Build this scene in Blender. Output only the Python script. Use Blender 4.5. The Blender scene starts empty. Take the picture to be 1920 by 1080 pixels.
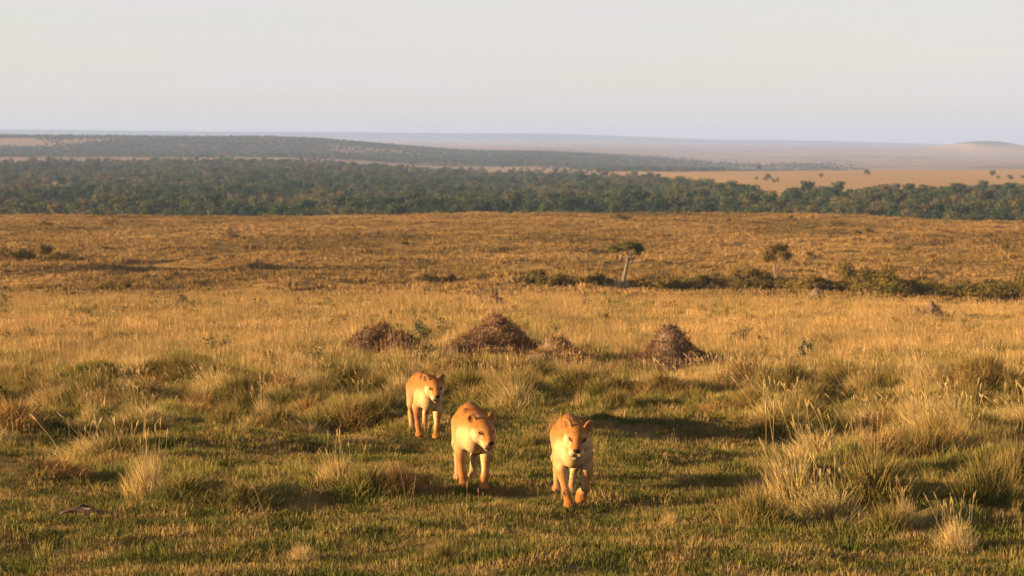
import bpy, math, random
import numpy as np
from mathutils import Vector, Matrix, Euler

# ------------------------------------------------------------------ camera, sky, sun, exposure
scene = bpy.context.scene
C = scene.collection
FPX = 100.0 / 36.0 * 1920.0          # focal length in photograph pixels
CAM_H = 4.3                          # eye height above the ground where the animals walk
HROW = 265.0                         # row of the eye-level horizon in the photograph
SUN_EL = math.radians(10.5)
SUN_AZ_BACK = math.radians(11.0)     # sun stands to the left, a little behind the camera

cam_d = bpy.data.cameras.new('camera')
cam = bpy.data.objects.new('camera', cam_d)
C.objects.link(cam)
cam.location = (0, 0, CAM_H)
cam.rotation_euler = (math.radians(90), 0, 0)
cam_d.sensor_width = 36.0
cam_d.lens = 100.0
cam_d.shift_y = -(540.0 - HROW) / 1920.0
cam_d.clip_start = 0.5
cam_d.clip_end = 120000.0
cam_d.dof.use_dof = True
cam_d.dof.focus_distance = 34.0
cam_d.dof.aperture_fstop = 4.5
scene.camera = cam

to_sun = Vector((-math.cos(SUN_EL) * math.cos(SUN_AZ_BACK), -math.cos(SUN_EL) * math.sin(SUN_AZ_BACK), math.sin(SUN_EL)))
sun_d = bpy.data.lights.new('sun', 'SUN')
sun_d.energy = 5.0
sun_d.angle = math.radians(0.6)
sun_d.color = (1.0, 0.66, 0.31)
sun = bpy.data.objects.new('sun', sun_d)
C.objects.link(sun)
sun.rotation_euler = to_sun.to_track_quat('Z', 'Y').to_euler()

world = bpy.data.worlds.new('World')
scene.world = world
world.use_nodes = True
wn, wl = world.node_tree.nodes, world.node_tree.links
wn.clear()
w_out = wn.new('ShaderNodeOutputWorld')
w_bg = wn.new('ShaderNodeBackground')
w_sky = wn.new('ShaderNodeTexSky')
w_sky.sky_type = 'NISHITA'
w_sky.sun_disc = False
w_sky.sun_elevation = SUN_EL
w_sky.sun_rotation = math.atan2(to_sun.x, to_sun.y)
w_sky.altitude = 1500.0
w_sky.air_density = 1.0
w_sky.dust_density = 1.6
w_sky.ozone_density = 1.0
w_bg.inputs['Strength'].default_value = 0.05
# a thin veil of high cloud over the whole sky
w_tc = wn.new('ShaderNodeTexCoord')
w_map = wn.new('ShaderNodeMapping')
w_map.inputs['Scale'].default_value = (7.0, 7.0, 85.0)
w_noi = wn.new('ShaderNodeTexNoise')
w_noi.inputs['Scale'].default_value = 1.0
w_noi.inputs['Detail'].default_value = 5.0
w_noi.inputs['Roughness'].default_value = 0.5
w_rmp = wn.new('ShaderNodeMapRange')
w_rmp.inputs['From Min'].default_value = 0.3
w_rmp.inputs['From Max'].default_value = 0.7
w_rmp.inputs['To Min'].default_value = 0.54
w_rmp.inputs['To Max'].default_value = 0.88
w_mix = wn.new('ShaderNodeMix')
w_mix.data_type = 'RGBA'
w_mix.inputs['B'].default_value = (3.68, 3.28, 3.46, 1)
wl.new(w_tc.outputs['Generated'], w_map.inputs['Vector'])
wl.new(w_map.outputs['Vector'], w_noi.inputs['Vector'])
wl.new(w_noi.outputs['Fac'], w_rmp.inputs['Value'])
wl.new(w_rmp.outputs['Result'], w_mix.inputs['Factor'])
wl.new(w_sky.outputs['Color'], w_mix.inputs['A'])
w_var = wn.new('ShaderNodeMapRange')
w_var.inputs['From Min'].default_value = 0.3
w_var.inputs['From Max'].default_value = 0.7
w_var.inputs['To Min'].default_value = 0.965
w_var.inputs['To Max'].default_value = 1.02
w_mul = wn.new('ShaderNodeVectorMath')
w_mul.operation = 'SCALE'
wl.new(w_noi.outputs['Fac'], w_var.inputs['Value'])
wl.new(w_mix.outputs['Result'], w_mul.inputs[0])
wl.new(w_var.outputs['Result'], w_mul.inputs['Scale'])
wl.new(w_mul.outputs[0], w_bg.inputs['Color'])
wl.new(w_bg.outputs['Background'], w_out.inputs['Surface'])

vs = scene.view_settings
vs.view_transform = 'Standard'
vs.look = 'None'
vs.gamma = 1.0
vs.use_curve_mapping = False
vs.exposure = 2.1
cy = scene.cycles
cy.max_bounces = 5
cy.diffuse_bounces = 3
cy.glossy_bounces = 1
cy.transmission_bounces = 3
cy.transparent_max_bounces = 4
cy.volume_bounces = 0
cy.use_denoising = True
cy.caustics_reflective = False
cy.caustics_refractive = False

# ------------------------------------------------------------------ helpers
rng = np.random.default_rng(7)
random.seed(7)


def hash2(i, j, seed=0):
    n = (i.astype(np.int64) * 374761393 + j.astype(np.int64) * 668265263 + seed * 974711) & 0x7fffffff
    n = ((n ^ (n >> 13)) * 1274126177) & 0x7fffffff
    n = (n ^ (n >> 16)) & 0xffff
    return n / 65535.0


def vnoise(x, y, seed=0):
    """value noise in -1..1"""
    x = np.asarray(x, float)
    y = np.asarray(y, float)
    i, j = np.floor(x), np.floor(y)
    fx, fy = x - i, y - j
    fx = fx * fx * (3 - 2 * fx)
    fy = fy * fy * (3 - 2 * fy)
    a = hash2(i, j, seed)
    b = hash2(i + 1, j, seed)
    c = hash2(i, j + 1, seed)
    d = hash2(i + 1, j + 1, seed)
    return 2 * (a + (b - a) * fx + (c - a) * fy + (a - b - c + d) * fx * fy) - 1


def fbm(x, y, seed=0, octaves=3):
    s, a, t = 0.0, 1.0, 0.0
    for o in range(octaves):
        s = s + a * vnoise(x * 2 ** o, y * 2 ** o, seed + o * 17)
        t += a
        a *= 0.55
    return s / t


def sstep(a, b, x):
    t = np.clip((x - a) / (b - a), 0, 1)
    return t * t * (3 - 2 * t)


# ---- terrain heights: profile knots (distance -> image row or height) for five bearings
COLS = np.array([0.0, 480.0, 960.0, 1440.0, 1920.0])


def zr(d, rows):
    return [CAM_H - (r - HROW) / FPX * d for r in rows]


KN = [
    (8, [0] * 5), (33.5, [0] * 5), (45, [-.40, -.41, -.42, -.43, -.45]), (64, [-.86, -.86, -.86, -.9, -.95]),
    (92, [-1.55, -1.52, -1.5, -1.6, -1.72]), (118, zr(118, [570, 569, 567, 570, 582])),
    (160, [-6.2] * 5), (230, [-12.0] * 5), (290, [-14.2, -14.2, -14.4, -15.2, -15.6]),
    (330, zr(330, [546, 545, 546, 552, 558])),
    (380, zr(380, [512, 514, 516, 522, 526])), (450, zr(450, [478, 480, 481, 484, 488])),
    (560, zr(560, [442, 444, 441, 444, 450])), (700, zr(700, [417, 419, 414, 416, 426])),
    (820, zr(820, [407, 408, 402, 403, 418])), (900, [-21.5, -21.5, -21, -21, -23]),
    (1100, [-33] * 5), (1400, zr(1400, [416, 416, 414, 408, 408])),
    (1700, zr(1700, [394, 394, 396, 380, 382])), (2200, zr(2200, [364, 364, 372, 362, 362])),
    (3000, zr(3000, [334, 334, 346, 340, 341])), (4200, zr(4200, [309, 309, 326, 321, 319])),
    (5200, zr(5200, [298, 298, 318, 328, 330])), (6200, zr(6200, [288, 292, 305, 330, 330])),
    (8000, zr(8000, [257, 260, 288, 312, 312])), (9500, zr(9500, [266, 268, 287, 306, 308])),
    (13000, zr(13000, [273, 273, 279, 292, 296])), (19000, zr(19000, [270, 270, 271, 276, 280])),
    (26000, zr(26000, [260, 261, 264, 270, 275])), (32000, zr(32000, [243, 247, 250, 263, 273])),
    (40000, zr(40000, [262, 262, 262, 266, 274])),
]
LK = np.log(np.array([k[0] for k in KN]))
ZK = np.array([k[1] for k in KN], float)


def _slopes():
    h = np.diff(LK)[:, None]
    dl = np.diff(ZK, axis=0) / h
    m = np.zeros_like(ZK)
    m[1:-1] = np.where(dl[:-1] * dl[1:] > 0, 2 * dl[:-1] * dl[1:] / (dl[:-1] + dl[1:] + 1e-12), 0)
    m[0], m[-1] = dl[0], dl[-1]
    return m


MK = _slopes()


# grassy hummocks: photograph column, row, height, half-widths across and along the view
HUMMOCKS = [(-20, 806, .30, .5, .45), (70, 812, .20, .5, .4), (-15, 900, .34, .55, .45), (70, 905, .28, .5, .4), (400, 940, .24, .5, .35), (545, 938, .20, .4, .35), (765, 926, .26, .4, .4),
            (1125, 812, .22, .45, .5), (1215, 816, .20, .45, .45), (180, 720, .34, .6, .7), (330, 716, .28, .5, .6), (430, 724, .28, .5, .6), (500, 700, .28, .6, .6), (640, 738, .28, .5, .6), (560, 756, .22, .5, .5), (690, 802, .22, .4, .4),
            (1380, 736, .32, .6, .6), (1480, 748, .28, .5, .5), (1560, 726, .34, .6, .7), (1660, 732, .30, .5, .6), (1765, 722, .32, .6, .7), (1860, 738, .28, .5, .6), (1330, 802, .22, .45, .45), (1410, 770, .24, .5, .5),
            (1590, 905, .36, .5, .5), (1690, 965, .36, .45, .4), (1790, 985, .28, .4, .35), (1880, 890, .30, .5, .5), (1500, 945, .25, .4, .4), (250, 762, .22, .5, .5), (110, 748, .24, .5, .5), (960, 845, .10, .35, .3), (300, 842, .16, .5, .4), (520, 845, .16, .5, .4),
            (1180, 935, .08, .4, .25), (985, 972, .09, .3, .25), (210, 1022, .10, .35, .25), (655, 1005, .08, .35, .22), (1255, 1042, .10, .35, .22), (1490, 1045, .09, .3, .2), (40, 1010, .09, .4, .25), (1380, 890, .12, .4, .3), (840, 745, .2, .4, .5), (1010, 720, .26, .5, .6), (1120, 735, .24, .5, .6)]
HUM_XY = None


def ground(x, y, detail=True):
    x = np.asarray(x, float)
    y = np.asarray(y, float)
    x, y = np.broadcast_arrays(x, y)
    d = np.clip(y, 8.5, 39999.0)
    l = np.log(d)
    k = np.clip(np.searchsorted(LK, l) - 1, 0, len(LK) - 2)
    h = LK[k + 1] - LK[k]
    t = (l - LK[k]) / h
    h00, h10 = 2 * t ** 3 - 3 * t ** 2 + 1, t ** 3 - 2 * t ** 2 + t
    h01, h11 = -2 * t ** 3 + 3 * t ** 2, t ** 3 - t ** 2
    u = np.clip((960 + x / np.maximum(d, 12) * FPX) / 480.0, 0, 3.9999)
    c = np.floor(u).astype(int)
    f = u - c
    f = f * f * (3 - 2 * f)

    def at_col(cc):
        return h00 * ZK[k, cc] + h10 * h * MK[k, cc] + h01 * ZK[k + 1, cc] + h11 * h * MK[k + 1, cc]
    z = at_col(c) * (1 - f) + at_col(c + 1) * f
    if detail:
        near = 1 - sstep(120, 170, d)
        z = z + near * (sstep(35.5, 43, d) * (1 - .6 * sstep(62, 80, d)) * 0.20 * vnoise(x / 1.5, y / 2.0, 3) + 0.05 * vnoise(x / 2.4, y / 2.6, 13) + 0.04 * vnoise(x / 1.15, y / 1.3, 23) + 0.03 * vnoise(x / 0.75, y / 0.9, 4) + 0.012 * vnoise(x / 0.3, y / 0.3, 5))
        if HUM_XY is not None and np.any(y < 75):
            hz = np.zeros(z.shape)
            sel = (y < 75) & (y > 20)
            xs_, ys_ = x[sel], y[sel]
            acc = np.zeros(len(xs_))
            for X_, Y_, h_, rx_, ry_ in HUM_XY:
                ddx = (xs_ - X_) / np.where(xs_ > X_, rx_ * .7, rx_ * 1.3)
                acc += h_ * np.exp(-ddx ** 2 - ((ys_ - Y_) / ry_) ** 2)
            hz[sel] = acc
            z = z + hz
        sl = sstep(250, 340, d) * (1 - sstep(780, 860, d))
        z = z + sl * (0.7 * vnoise(x / 34, y / 30, 6) + 0.5 * vnoise(x / 9, y / 10, 7) + 0.26 * vnoise(x / 3.6, y / 4.2, 8))
        far = sstep(1000, 1500, d) * (1 - sstep(9000, 14000, d))
        z = z + far * (1.2 * vnoise(x / 160, y / 240, 9))
        # flat-topped hill far off on the right and low swells on the plain
        bx, by = (1842 - 960) / FPX * 15000, 15000
        z = z + 26 * np.exp(-np.abs((x - bx) / 150) ** 4 - ((y - by) / 900) ** 2) + 44 * np.exp(-((x - bx - 60) / 360) ** 2 - ((y - by) / 1500) ** 2)
        sx, sy = (1800 - 960) / FPX * 9000, 9000
        z = z + 12 * np.exp(-((x - sx) / 260) ** 2 - ((y - sy) / 500) ** 2)
    return z


def g1(x, y):
    return float(ground(np.array([x]), np.array([y]))[0])


_DS = np.exp(np.linspace(math.log(20), math.log(9000), 6000))


def at(px, row, dmin=20.0):
    """where the line of sight through a photograph pixel first meets the ground: (x, y, z)"""
    xs = (px - 960) / FPX * _DS
    hit = np.where((ground(xs, _DS) >= CAM_H - (row - HROW) / FPX * _DS) & (_DS >= dmin))[0]
    i = hit[0] if len(hit) else len(_DS) - 1
    return float(xs[i]), float(_DS[i]), g1(xs[i], _DS[i])


HUM_XY = [(*at(px_, row_)[:2], h_, rx_, ry_) for px_, row_, h_, rx_, ry_ in HUMMOCKS]


def new_mesh(name, verts, faces, smooth=False, attrs=None, colors=None):
    me = bpy.data.meshes.new(name)
    verts = np.asarray(verts, np.float32)
    if isinstance(faces, np.ndarray) and faces.ndim == 2:
        n, k = faces.shape
        me.vertices.add(len(verts))
        me.vertices.foreach_set('co', verts.ravel())
        me.loops.add(n * k)
        me.loops.foreach_set('vertex_index', faces.astype(np.int32).ravel())
        me.polygons.add(n)
        me.polygons.foreach_set('loop_start', np.arange(0, n * k, k, dtype=np.int32))
        me.update(calc_edges=True)
    else:
        me.from_pydata([tuple(v) for v in verts.tolist()], [], faces)
    if attrs:
        for key, val in attrs.items():
            a = me.attributes.new(key, 'FLOAT', 'POINT')
            a.data.foreach_set('value', np.asarray(val, np.float32).ravel())
    if colors is not None:
        a = me.color_attributes.new('col', 'FLOAT_COLOR', 'POINT')
        c4 = np.ones((len(verts), 4), np.float32)
        c4[:, :3] = colors
        a.data.foreach_set('color', c4.ravel())
    if smooth:
        me.polygons.foreach_set('use_smooth', np.ones(len(me.polygons), bool))
    return me


def link(name, me, mat=None, parent=None, loc=None, rz=0.0, scale=None):
    o = bpy.data.objects.new(name, me)
    C.objects.link(o)
    if mat is not None and me is not None and not me.materials:
        for m in (mat if isinstance(mat, (list, tuple)) else [mat]):
            me.materials.append(m)
    if parent is not None:
        o.parent = parent
    if loc is not None:
        o.location = loc
    o.rotation_euler = (0, 0, rz)
    if scale is not None:
        o.scale = scale if isinstance(scale, (tuple, list)) else (scale,) * 3
    return o


def tag(o, label=None, cat=None, group=None, kind=None):
    if label:
        o['label'] = label
    if cat:
        o['category'] = cat
    if group:
        o['group'] = group
    if kind:
        o['kind'] = kind
    return o


def concat(parts):
    """join [(verts, faces)] with tri/quad faces"""
    V, F, b = [], [], 0
    for v, f in parts:
        V.append(np.asarray(v))
        F += [tuple(i + b for i in q) for q in f]
        b += len(v)
    return np.vstack(V), F


# ------------------------------------------------------------------ materials
def nt(name):
    m = bpy.data.materials.new(name)
    m.use_nodes = True
    m.node_tree.nodes.clear()
    return m, m.node_tree.nodes, m.node_tree.links


def ramp(nodes, stops, interp='LINEAR'):
    r = nodes.new('ShaderNodeValToRGB')
    r.color_ramp.interpolation = interp
    e = r.color_ramp.elements
    while len(e) < len(stops):
        e.new(0.5)
    for el, (p, c) in zip(e, stops):
        el.position = p
        el.color = (*c, 1)
    return r


def leaf_material(name, stops, tip=None, tip_amt=0.5, patch_scale=0.35, patch_amt=0.45, trans=0.3, gloss=0.0, rough=0.55, obj_amt=0.30, blade_amt=0.42):
    """blades and leaves: colour by plant, by blade and by patches over the ground; light shines through a little"""
    m, n, l = nt(name)
    out = n.new('ShaderNodeOutputMaterial')
    oi = n.new('ShaderNodeObjectInfo')
    ar = n.new('ShaderNodeAttribute')
    ar.attribute_name = 'rnd'
    geo = n.new('ShaderNodeNewGeometry')
    noi = n.new('ShaderNodeTexNoise')
    noi.inputs['Scale'].default_value = patch_scale
    noi.inputs['Detail'].default_value = 3
    l.new(geo.outputs['Position'], noi.inputs['Vector'])
    a1 = n.new('ShaderNodeMath')
    a1.operation = 'MULTIPLY'
    a1.inputs[1].default_value = blade_amt
    l.new(ar.outputs['Fac'], a1.inputs[0])
    a2 = n.new('ShaderNodeMath')
    a2.operation = 'MULTIPLY_ADD'
    a2.inputs[1].default_value = obj_amt
    l.new(oi.outputs['Random'], a2.inputs[0])
    l.new(a1.outputs[0], a2.inputs[2])
    a3 = n.new('ShaderNodeMapRange')
    a3.inputs['From Min'].default_value = 0.3
    a3.inputs['From Max'].default_value = 0.7
    a3.inputs['To Min'].default_value = -patch_amt * 0.5
    a3.inputs['To Max'].default_value = patch_amt * 0.5 + 0.28
    l.new(noi.outputs['Fac'], a3.inputs['Value'])
    a4 = n.new('ShaderNodeMath')
    a4.operation = 'ADD'
    a4.use_clamp = True
    l.new(a2.outputs[0], a4.inputs[0])
    l.new(a3.outputs[0], a4.inputs[1])
    r = ramp(n, stops)
    l.new(a4.outputs[0], r.inputs['Fac'])
    col = r.outputs['Color']
    if tip:
        ah = n.new('ShaderNodeAttribute')
        ah.attribute_name = 'hgt'
        mr = n.new('ShaderNodeMapRange')
        mr.inputs['From Min'].default_value = 0.35
        mr.inputs['From Max'].default_value = 1.0
        mr.inputs['To Max'].default_value = tip_amt
        l.new(ah.outputs['Fac'], mr.inputs['Value'])
        mx = n.new('ShaderNodeMix')
        mx.data_type = 'RGBA'
        mx.inputs['B'].default_value = (*tip, 1)
        l.new(mr.outputs[0], mx.inputs['Factor'])
        l.new(col, mx.inputs['A'])
        col = mx.outputs['Result']
    d = n.new('ShaderNodeBsdfDiffuse')
    l.new(col, d.inputs['Color'])
    sh = d.outputs[0]
    if trans > 0:
        t = n.new('ShaderNodeBsdfTranslucent')
        l.new(col, t.inputs['Color'])
        mx2 = n.new('ShaderNodeMixShader')
        mx2.inputs[0].default_value = trans
        l.new(d.outputs[0], mx2.inputs[1])
        l.new(t.outputs[0], mx2.inputs[2])
        sh = mx2.outputs[0]
    if gloss > 0:
        g = n.new('ShaderNodeBsdfGlossy')
        g.inputs['Roughness'].default_value = rough
        g.inputs['Color'].default_value = (.9, .85, .75, 1)
        mx3 = n.new('ShaderNodeMixShader')
        mx3.inputs[0].default_value = gloss
        l.new(sh, mx3.inputs[1])
        l.new(g.outputs[0], mx3.inputs[2])
        sh = mx3.outputs[0]
    l.new(sh, out.inputs['Surface'])
    return m


M_TURF = leaf_material('turf_blades', [(0.0, (0.040, 0.056, 0.013)), (.3, (0.076, 0.085, 0.021)), (.55, (0.124, 0.106, 0.032)), (.8, (0.176, 0.121, 0.045)), (1, (0.239, 0.170, 0.070))],
                       tip=(0.207, 0.153, 0.056), tip_amt=.35, patch_scale=1.5, patch_amt=1.0, trans=0.15)
M_MID = leaf_material('olive_blades', [(0.0, (0.047, 0.068, 0.016)), (.3, (0.093, 0.106, 0.025)), (.6, (0.171, 0.145, 0.041)), (1, (0.279, 0.201, 0.064))],
                      tip=(0.326, 0.239, 0.087), tip_amt=.55, patch_scale=.45, patch_amt=.6, trans=0.18)
M_TALL = leaf_material('golden_blades', [(0.0, (0.130, 0.128, 0.042)), (.3, (0.250, 0.184, 0.064)), (.6, (0.360, 0.239, 0.091)), (1, (0.470, 0.316, 0.135))],
                       tip=(0.501, 0.347, 0.172), tip_amt=.6, patch_scale=.34, patch_amt=1.25, trans=0.18)
M_TUSS_G = leaf_material('tussock_green', [(0.0, (0.037, 0.054, 0.014)), (.4, (0.082, 0.088, 0.023)), (.75, (0.155, 0.119, 0.039)), (1, (0.261, 0.162, 0.063))],
                         tip=(0.310, 0.208, 0.079), tip_amt=.6, patch_scale=.5, patch_amt=.3, trans=0.15)
M_TUSS_S = leaf_material('tussock_straw', [(0.0, (0.116, 0.115, 0.036)), (.35, (0.243, 0.183, 0.061)), (.7, (0.377, 0.269, 0.108)), (1, (0.503, 0.383, 0.186))],
                         tip=(0.521, 0.393, 0.196), tip_amt=.6, patch_scale=.5, patch_amt=.3, trans=0.18)
M_TUSS_R = leaf_material('tussock_rust', [(0.0, (0.106, 0.067, 0.026)), (.5, (0.204, 0.116, 0.042)), (1, (0.326, 0.198, 0.075))],
                         tip=(0.342, 0.224, 0.094), tip_amt=.5, patch_scale=.5, patch_amt=.3, trans=0.15)
M_STALK = leaf_material('dry_stalk', [(0.0, (0.192, 0.125, 0.060)), (1, (0.340, 0.250, 0.145))], patch_scale=1, patch_amt=.1, trans=.15)
M_SLOPE = leaf_material('slope_grass', [(0.0, (0.086, 0.061, 0.026)), (.3, (0.148, 0.100, 0.037)), (.65, (0.222, 0.141, 0.054)), (1, (0.297, 0.191, 0.080))],
                        patch_scale=.022, patch_amt=.5, trans=0.12)
M_WOOD_LEAF = leaf_material('woodland_leaves', [(0.0, (.018, .034, .014)), (.4, (.034, .052, .019)), (.75, (.060, .072, .026)), (1, (.105, .088, .038))],
                            patch_scale=.004, patch_amt=.35, trans=0.12, obj_amt=.80, blade_amt=.15)
M_SHRUB = leaf_material('shrub_leaves', [(0.0, (0.054, 0.050, 0.014)), (.5, (0.111, 0.086, 0.023)), (1, (0.185, 0.121, 0.038))], patch_scale=.1, patch_amt=.3, trans=0.15)
M_ACACIA = leaf_material('acacia_leaves', [(0.0, (0.044, 0.050, 0.015)), (.6, (0.081, 0.083, 0.024)), (1, (0.138, 0.110, 0.035))], patch_scale=.5, patch_amt=.3, trans=0.15)
M_HERB = leaf_material('herb_leaves', [(0.0, (0.021, 0.039, 0.012)), (.6, (0.042, 0.062, 0.019)), (1, (0.074, 0.079, 0.026))], patch_scale=.8, patch_amt=.2, trans=.35, gloss=.04)
M_SCRUB = leaf_material('scrub_leaves', [(0.0, (0.027, 0.031, 0.013)), (.6, (0.054, 0.050, 0.018)), (1, (0.090, 0.068, 0.025))], patch_scale=.05, patch_amt=.3, trans=.1)
M_WEED = leaf_material('weed_leaves', [(0.0, (.035, .045, .016)), (.5, (.075, .075, .026)), (1, (.13, .085, .035))], patch_scale=.6, patch_amt=.5, trans=.25)
M_BRUSH = leaf_material('dry_brush', [(0.0, (0.064, 0.036, 0.022)), (.4, (0.127, 0.071, 0.041)), (.7, (0.190, 0.116, 0.062)), (1, (0.282, 0.184, 0.096))], patch_scale=3.0, patch_amt=.5, trans=.15)


def bark_material(name, c0, c1, scale=6.0):
    m, n, l = nt(name)
    out = n.new('ShaderNodeOutputMaterial')
    b = n.new('ShaderNodeBsdfPrincipled')
    b.inputs['Roughness'].default_value = .9
    tc = n.new('ShaderNodeTexCoord')
    mp = n.new('ShaderNodeMapping')
    mp.inputs['Scale'].default_value = (1, 1, .25)
    no = n.new('ShaderNodeTexNoise')
    no.inputs['Scale'].default_value = scale
    no.inputs['Detail'].default_value = 5
    r = ramp(n, [(.3, c0), (.7, c1)])
    bp = n.new('ShaderNodeBump')
    bp.inputs['Strength'].default_value = .6
    bp.inputs['Distance'].default_value = .03
    l.new(tc.outputs['Object'], mp.inputs['Vector'])
    l.new(mp.outputs[0], no.inputs['Vector'])
    l.new(no.outputs['Fac'], r.inputs['Fac'])
    l.new(no.outputs['Fac'], bp.inputs['Height'])
    l.new(bp.outputs[0], b.inputs['Normal'])
    l.new(r.outputs[0], b.inputs['Base Color'])
    l.new(b.outputs[0], out.inputs['Surface'])
    return m


M_BARK_PALE = bark_material('pale_bark', (.085, .062, .045), (.17, .13, .10), 4)
M_BARK = bark_material('brown_bark', (.12, .08, .05), (.26, .18, .11), 4)
M_MOUND = bark_material('mound_earth', (.055, .035, .022), (.14, .090, .055), 9)
M_LOG = bark_material('dark_log', (.010, .005, .004), (.050, .016, .010), 14)
M_LOGPALE = bark_material('bare_wood', (.07, .05, .045), (.16, .13, .12), 14)


def ground_material():
    m, n, l = nt('savanna_ground')
    out = n.new('ShaderNodeOutputMaterial')
    b = n.new('ShaderNodeBsdfDiffuse')
    geo = n.new('ShaderNodeNewGeometry')
    sep = n.new('ShaderNodeSeparateXYZ')
    l.new(geo.outputs['Position'], sep.inputs[0])

    def noise(scale, detail=4, rough=.55, vec=None):
        t = n.new('ShaderNodeTexNoise')
        t.inputs['Scale'].default_value = scale
        t.inputs['Detail'].default_value = detail
        t.inputs['Roughness'].default_value = rough
        l.new(vec or geo.outputs['Position'], t.inputs['Vector'])
        return t.outputs['Fac']

    def mix(f, a, c):
        x = n.new('ShaderNodeMix')
        x.data_type = 'RGBA'
        for key, v in (('Factor', f), ('A', a), ('B', c)):
            if isinstance(v, tuple):
                x.inputs[key].default_value = (*v, 1)
            elif isinstance(v, float):
                x.inputs[key].default_value = v
            else:
                l.new(v, x.inputs[key])
        return x.outputs['Result']

    def rng_(v, a, c):
        x = n.new('ShaderNodeMapRange')
        x.interpolation_type = 'SMOOTHSTEP'
        x.inputs['From Min'].default_value = a
        x.inputs['From Max'].default_value = c
        l.new(v, x.inputs['Value'])
        return x.outputs['Result']
    # turf and soil close by
    n1 = noise(1.1, 5)
    n2 = noise(9.0, 4, .7)
    near = ramp(n, [(.30, (.058, .062, .020)), (.48, (.098, .085, .032)), (.62, (.135, .092, .042)), (.78, (.125, .062, .032))])
    l.new(n1, near.inputs['Fac'])
    fine = ramp(n, [(.3, (.030, .020, .011)), (.7, (.13, .085, .042))])
    l.new(n2, fine.inputs['Fac'])
    c_near = mix(.5, near.outputs[0], fine.outputs[0])
    gold = mix(noise(.3, 4), (.17, .12, .042), (.27, .18, .06))
    c = mix(rng_(sep.outputs['Y'], 48, 66), c_near, gold)
    # the far grass slope
    sl = ramp(n, [(.3, (.145, .098, .034)), (.5, (.21, .135, .044)), (.7, (.285, .175, .058))])
    l.new(noise(.05, 6, .65), sl.inputs['Fac'])
    slg = mix(rng_(noise(.018, 3), .55, .72), sl.outputs[0], (.105, .098, .030))
    c = mix(rng_(sep.outputs['Y'], 150, 300), c, slg)
    # wooded lowland floor, then dry plains
    fl = mix(noise(.006, 5), (.060, .058, .022), (.20, .130, .055))
    att = n.new('ShaderNodeAttribute')
    att.attribute_name = 'open'
    mpv = n.new('ShaderNodeMapping')
    mpv.inputs['Scale'].default_value = (.0022, .0006, 0)
    l.new(geo.outputs['Position'], mpv.inputs['Vector'])
    plain0 = mix(noise(.004, 5, .6), (.17, .125, .078), (.29, .20, .115))
    plain = mix(rng_(noise(1.0, 5, .6, mpv.outputs[0]), .50, .66), plain0, (.085, .085, .052))
    fl2 = mix(att.outputs['Fac'], fl, mix(rng_(sep.outputs['Y'], 4200, 5200), mix(noise(.01, 5, .6), (.25, .160, .066), (.33, .215, .092)), plain))
    c = mix(rng_(sep.outputs['Y'], 860, 980), c, fl2)
    c = mix(rng_(sep.outputs['Y'], 25000, 29000), c, (.05, .06, .045))
    c = mix(rng_(sep.outputs['Z'], -12, -2), c, mix(rng_(sep.outputs['Y'], 12500, 13500), c, mix(rng_(sep.outputs['Y'], 16500, 17500), (.06, .07, .05), c)))
    l.new(c, b.inputs['Color'])
    bp = n.new('ShaderNodeBump')
    bp.inputs['Strength'].default_value = .5
    bp.inputs['Distance'].default_value = .03
    l.new(n2, bp.inputs['Height'])
    l.new(bp.outputs[0], b.inputs['Normal'])
    l.new(b.outputs[0], out.inputs['Surface'])
    return m


M_GROUND = ground_material()


# ------------------------------------------------------------------ woodland cover: where trees stand beyond the slope
def to_px(x, y, z=None):
    px = 960 + x / y * FPX
    if z is None:
        z = ground(x, y)
    return px, HROW + (CAM_H - z) / y * FPX


def wood_cover(x, y):
    """0..1 tree cover of the land beyond the slope, by place"""
    px, row = to_px(x, y)
    nz = fbm(x / 300, y / 520, 31, 4)
    n2 = fbm(x / 90, y / 150, 37, 3)
    # right-hand side: a belt of trees, then open plain; left: a broad wood
    edge = np.interp(px, [0, 600, 900, 1100, 1250, 1450, 1650, 1920], [4250, 4250, 4000, 3700, 2900, 1720, 1900, 2050])
    belt = 1 - sstep(.94, 1.06, y / edge + .10 * nz)
    cov = belt * (0.93 + .1 * nz)
    # glades inside the left wood
    glade = sstep(.26, .42, fbm(x / 130 + 5, y / 380, 41, 3)) * sstep(1500, 1800, y)
    cov = cov * (1 - .75 * glade)
    cov = cov * (0.82 + .8 * n2)
    # scattered bush on the open plain
    scat = (1 - belt) * sstep(.34, .55, nz) * .03 * (1 - sstep(4300, 5000, y))
    # wooded ridge behind on the left
    ridge = sstep(5300, 5900, y + 300 * nz) * (1 - sstep(9300, 10200, y)) * (1 - sstep(1150, 1420, px + 140 * nz))
    gl = sstep(.12, .40, fbm(x / 380 + 3, y / 900, 47, 3)) * .8
    gl = np.maximum(gl, (1 - sstep(60, 160, px)) * sstep(6600, 6900, y) * (1 - sstep(7500, 7800, y)))
    rid = ridge * (1 - gl) * .85
    strip = .6 * sstep(.05, .35, nz + .05) * sstep(4250, 4450, y) * (1 - sstep(5200, 5800, y)) * sstep(700, 1000, px) * (1 - sstep(1350, 1560, px))
    far_line = .7 * sstep(-.1, .25, nz) * sstep(6200, 6800, y) * (1 - sstep(8200, 8800, y)) * sstep(1050, 1200, px) * (1 - sstep(1500, 1640, px))
    return np.clip(np.maximum.reduce([cov, scat, rid, strip, far_line]), 0, 1) * sstep(1150, 1260, y)


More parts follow.
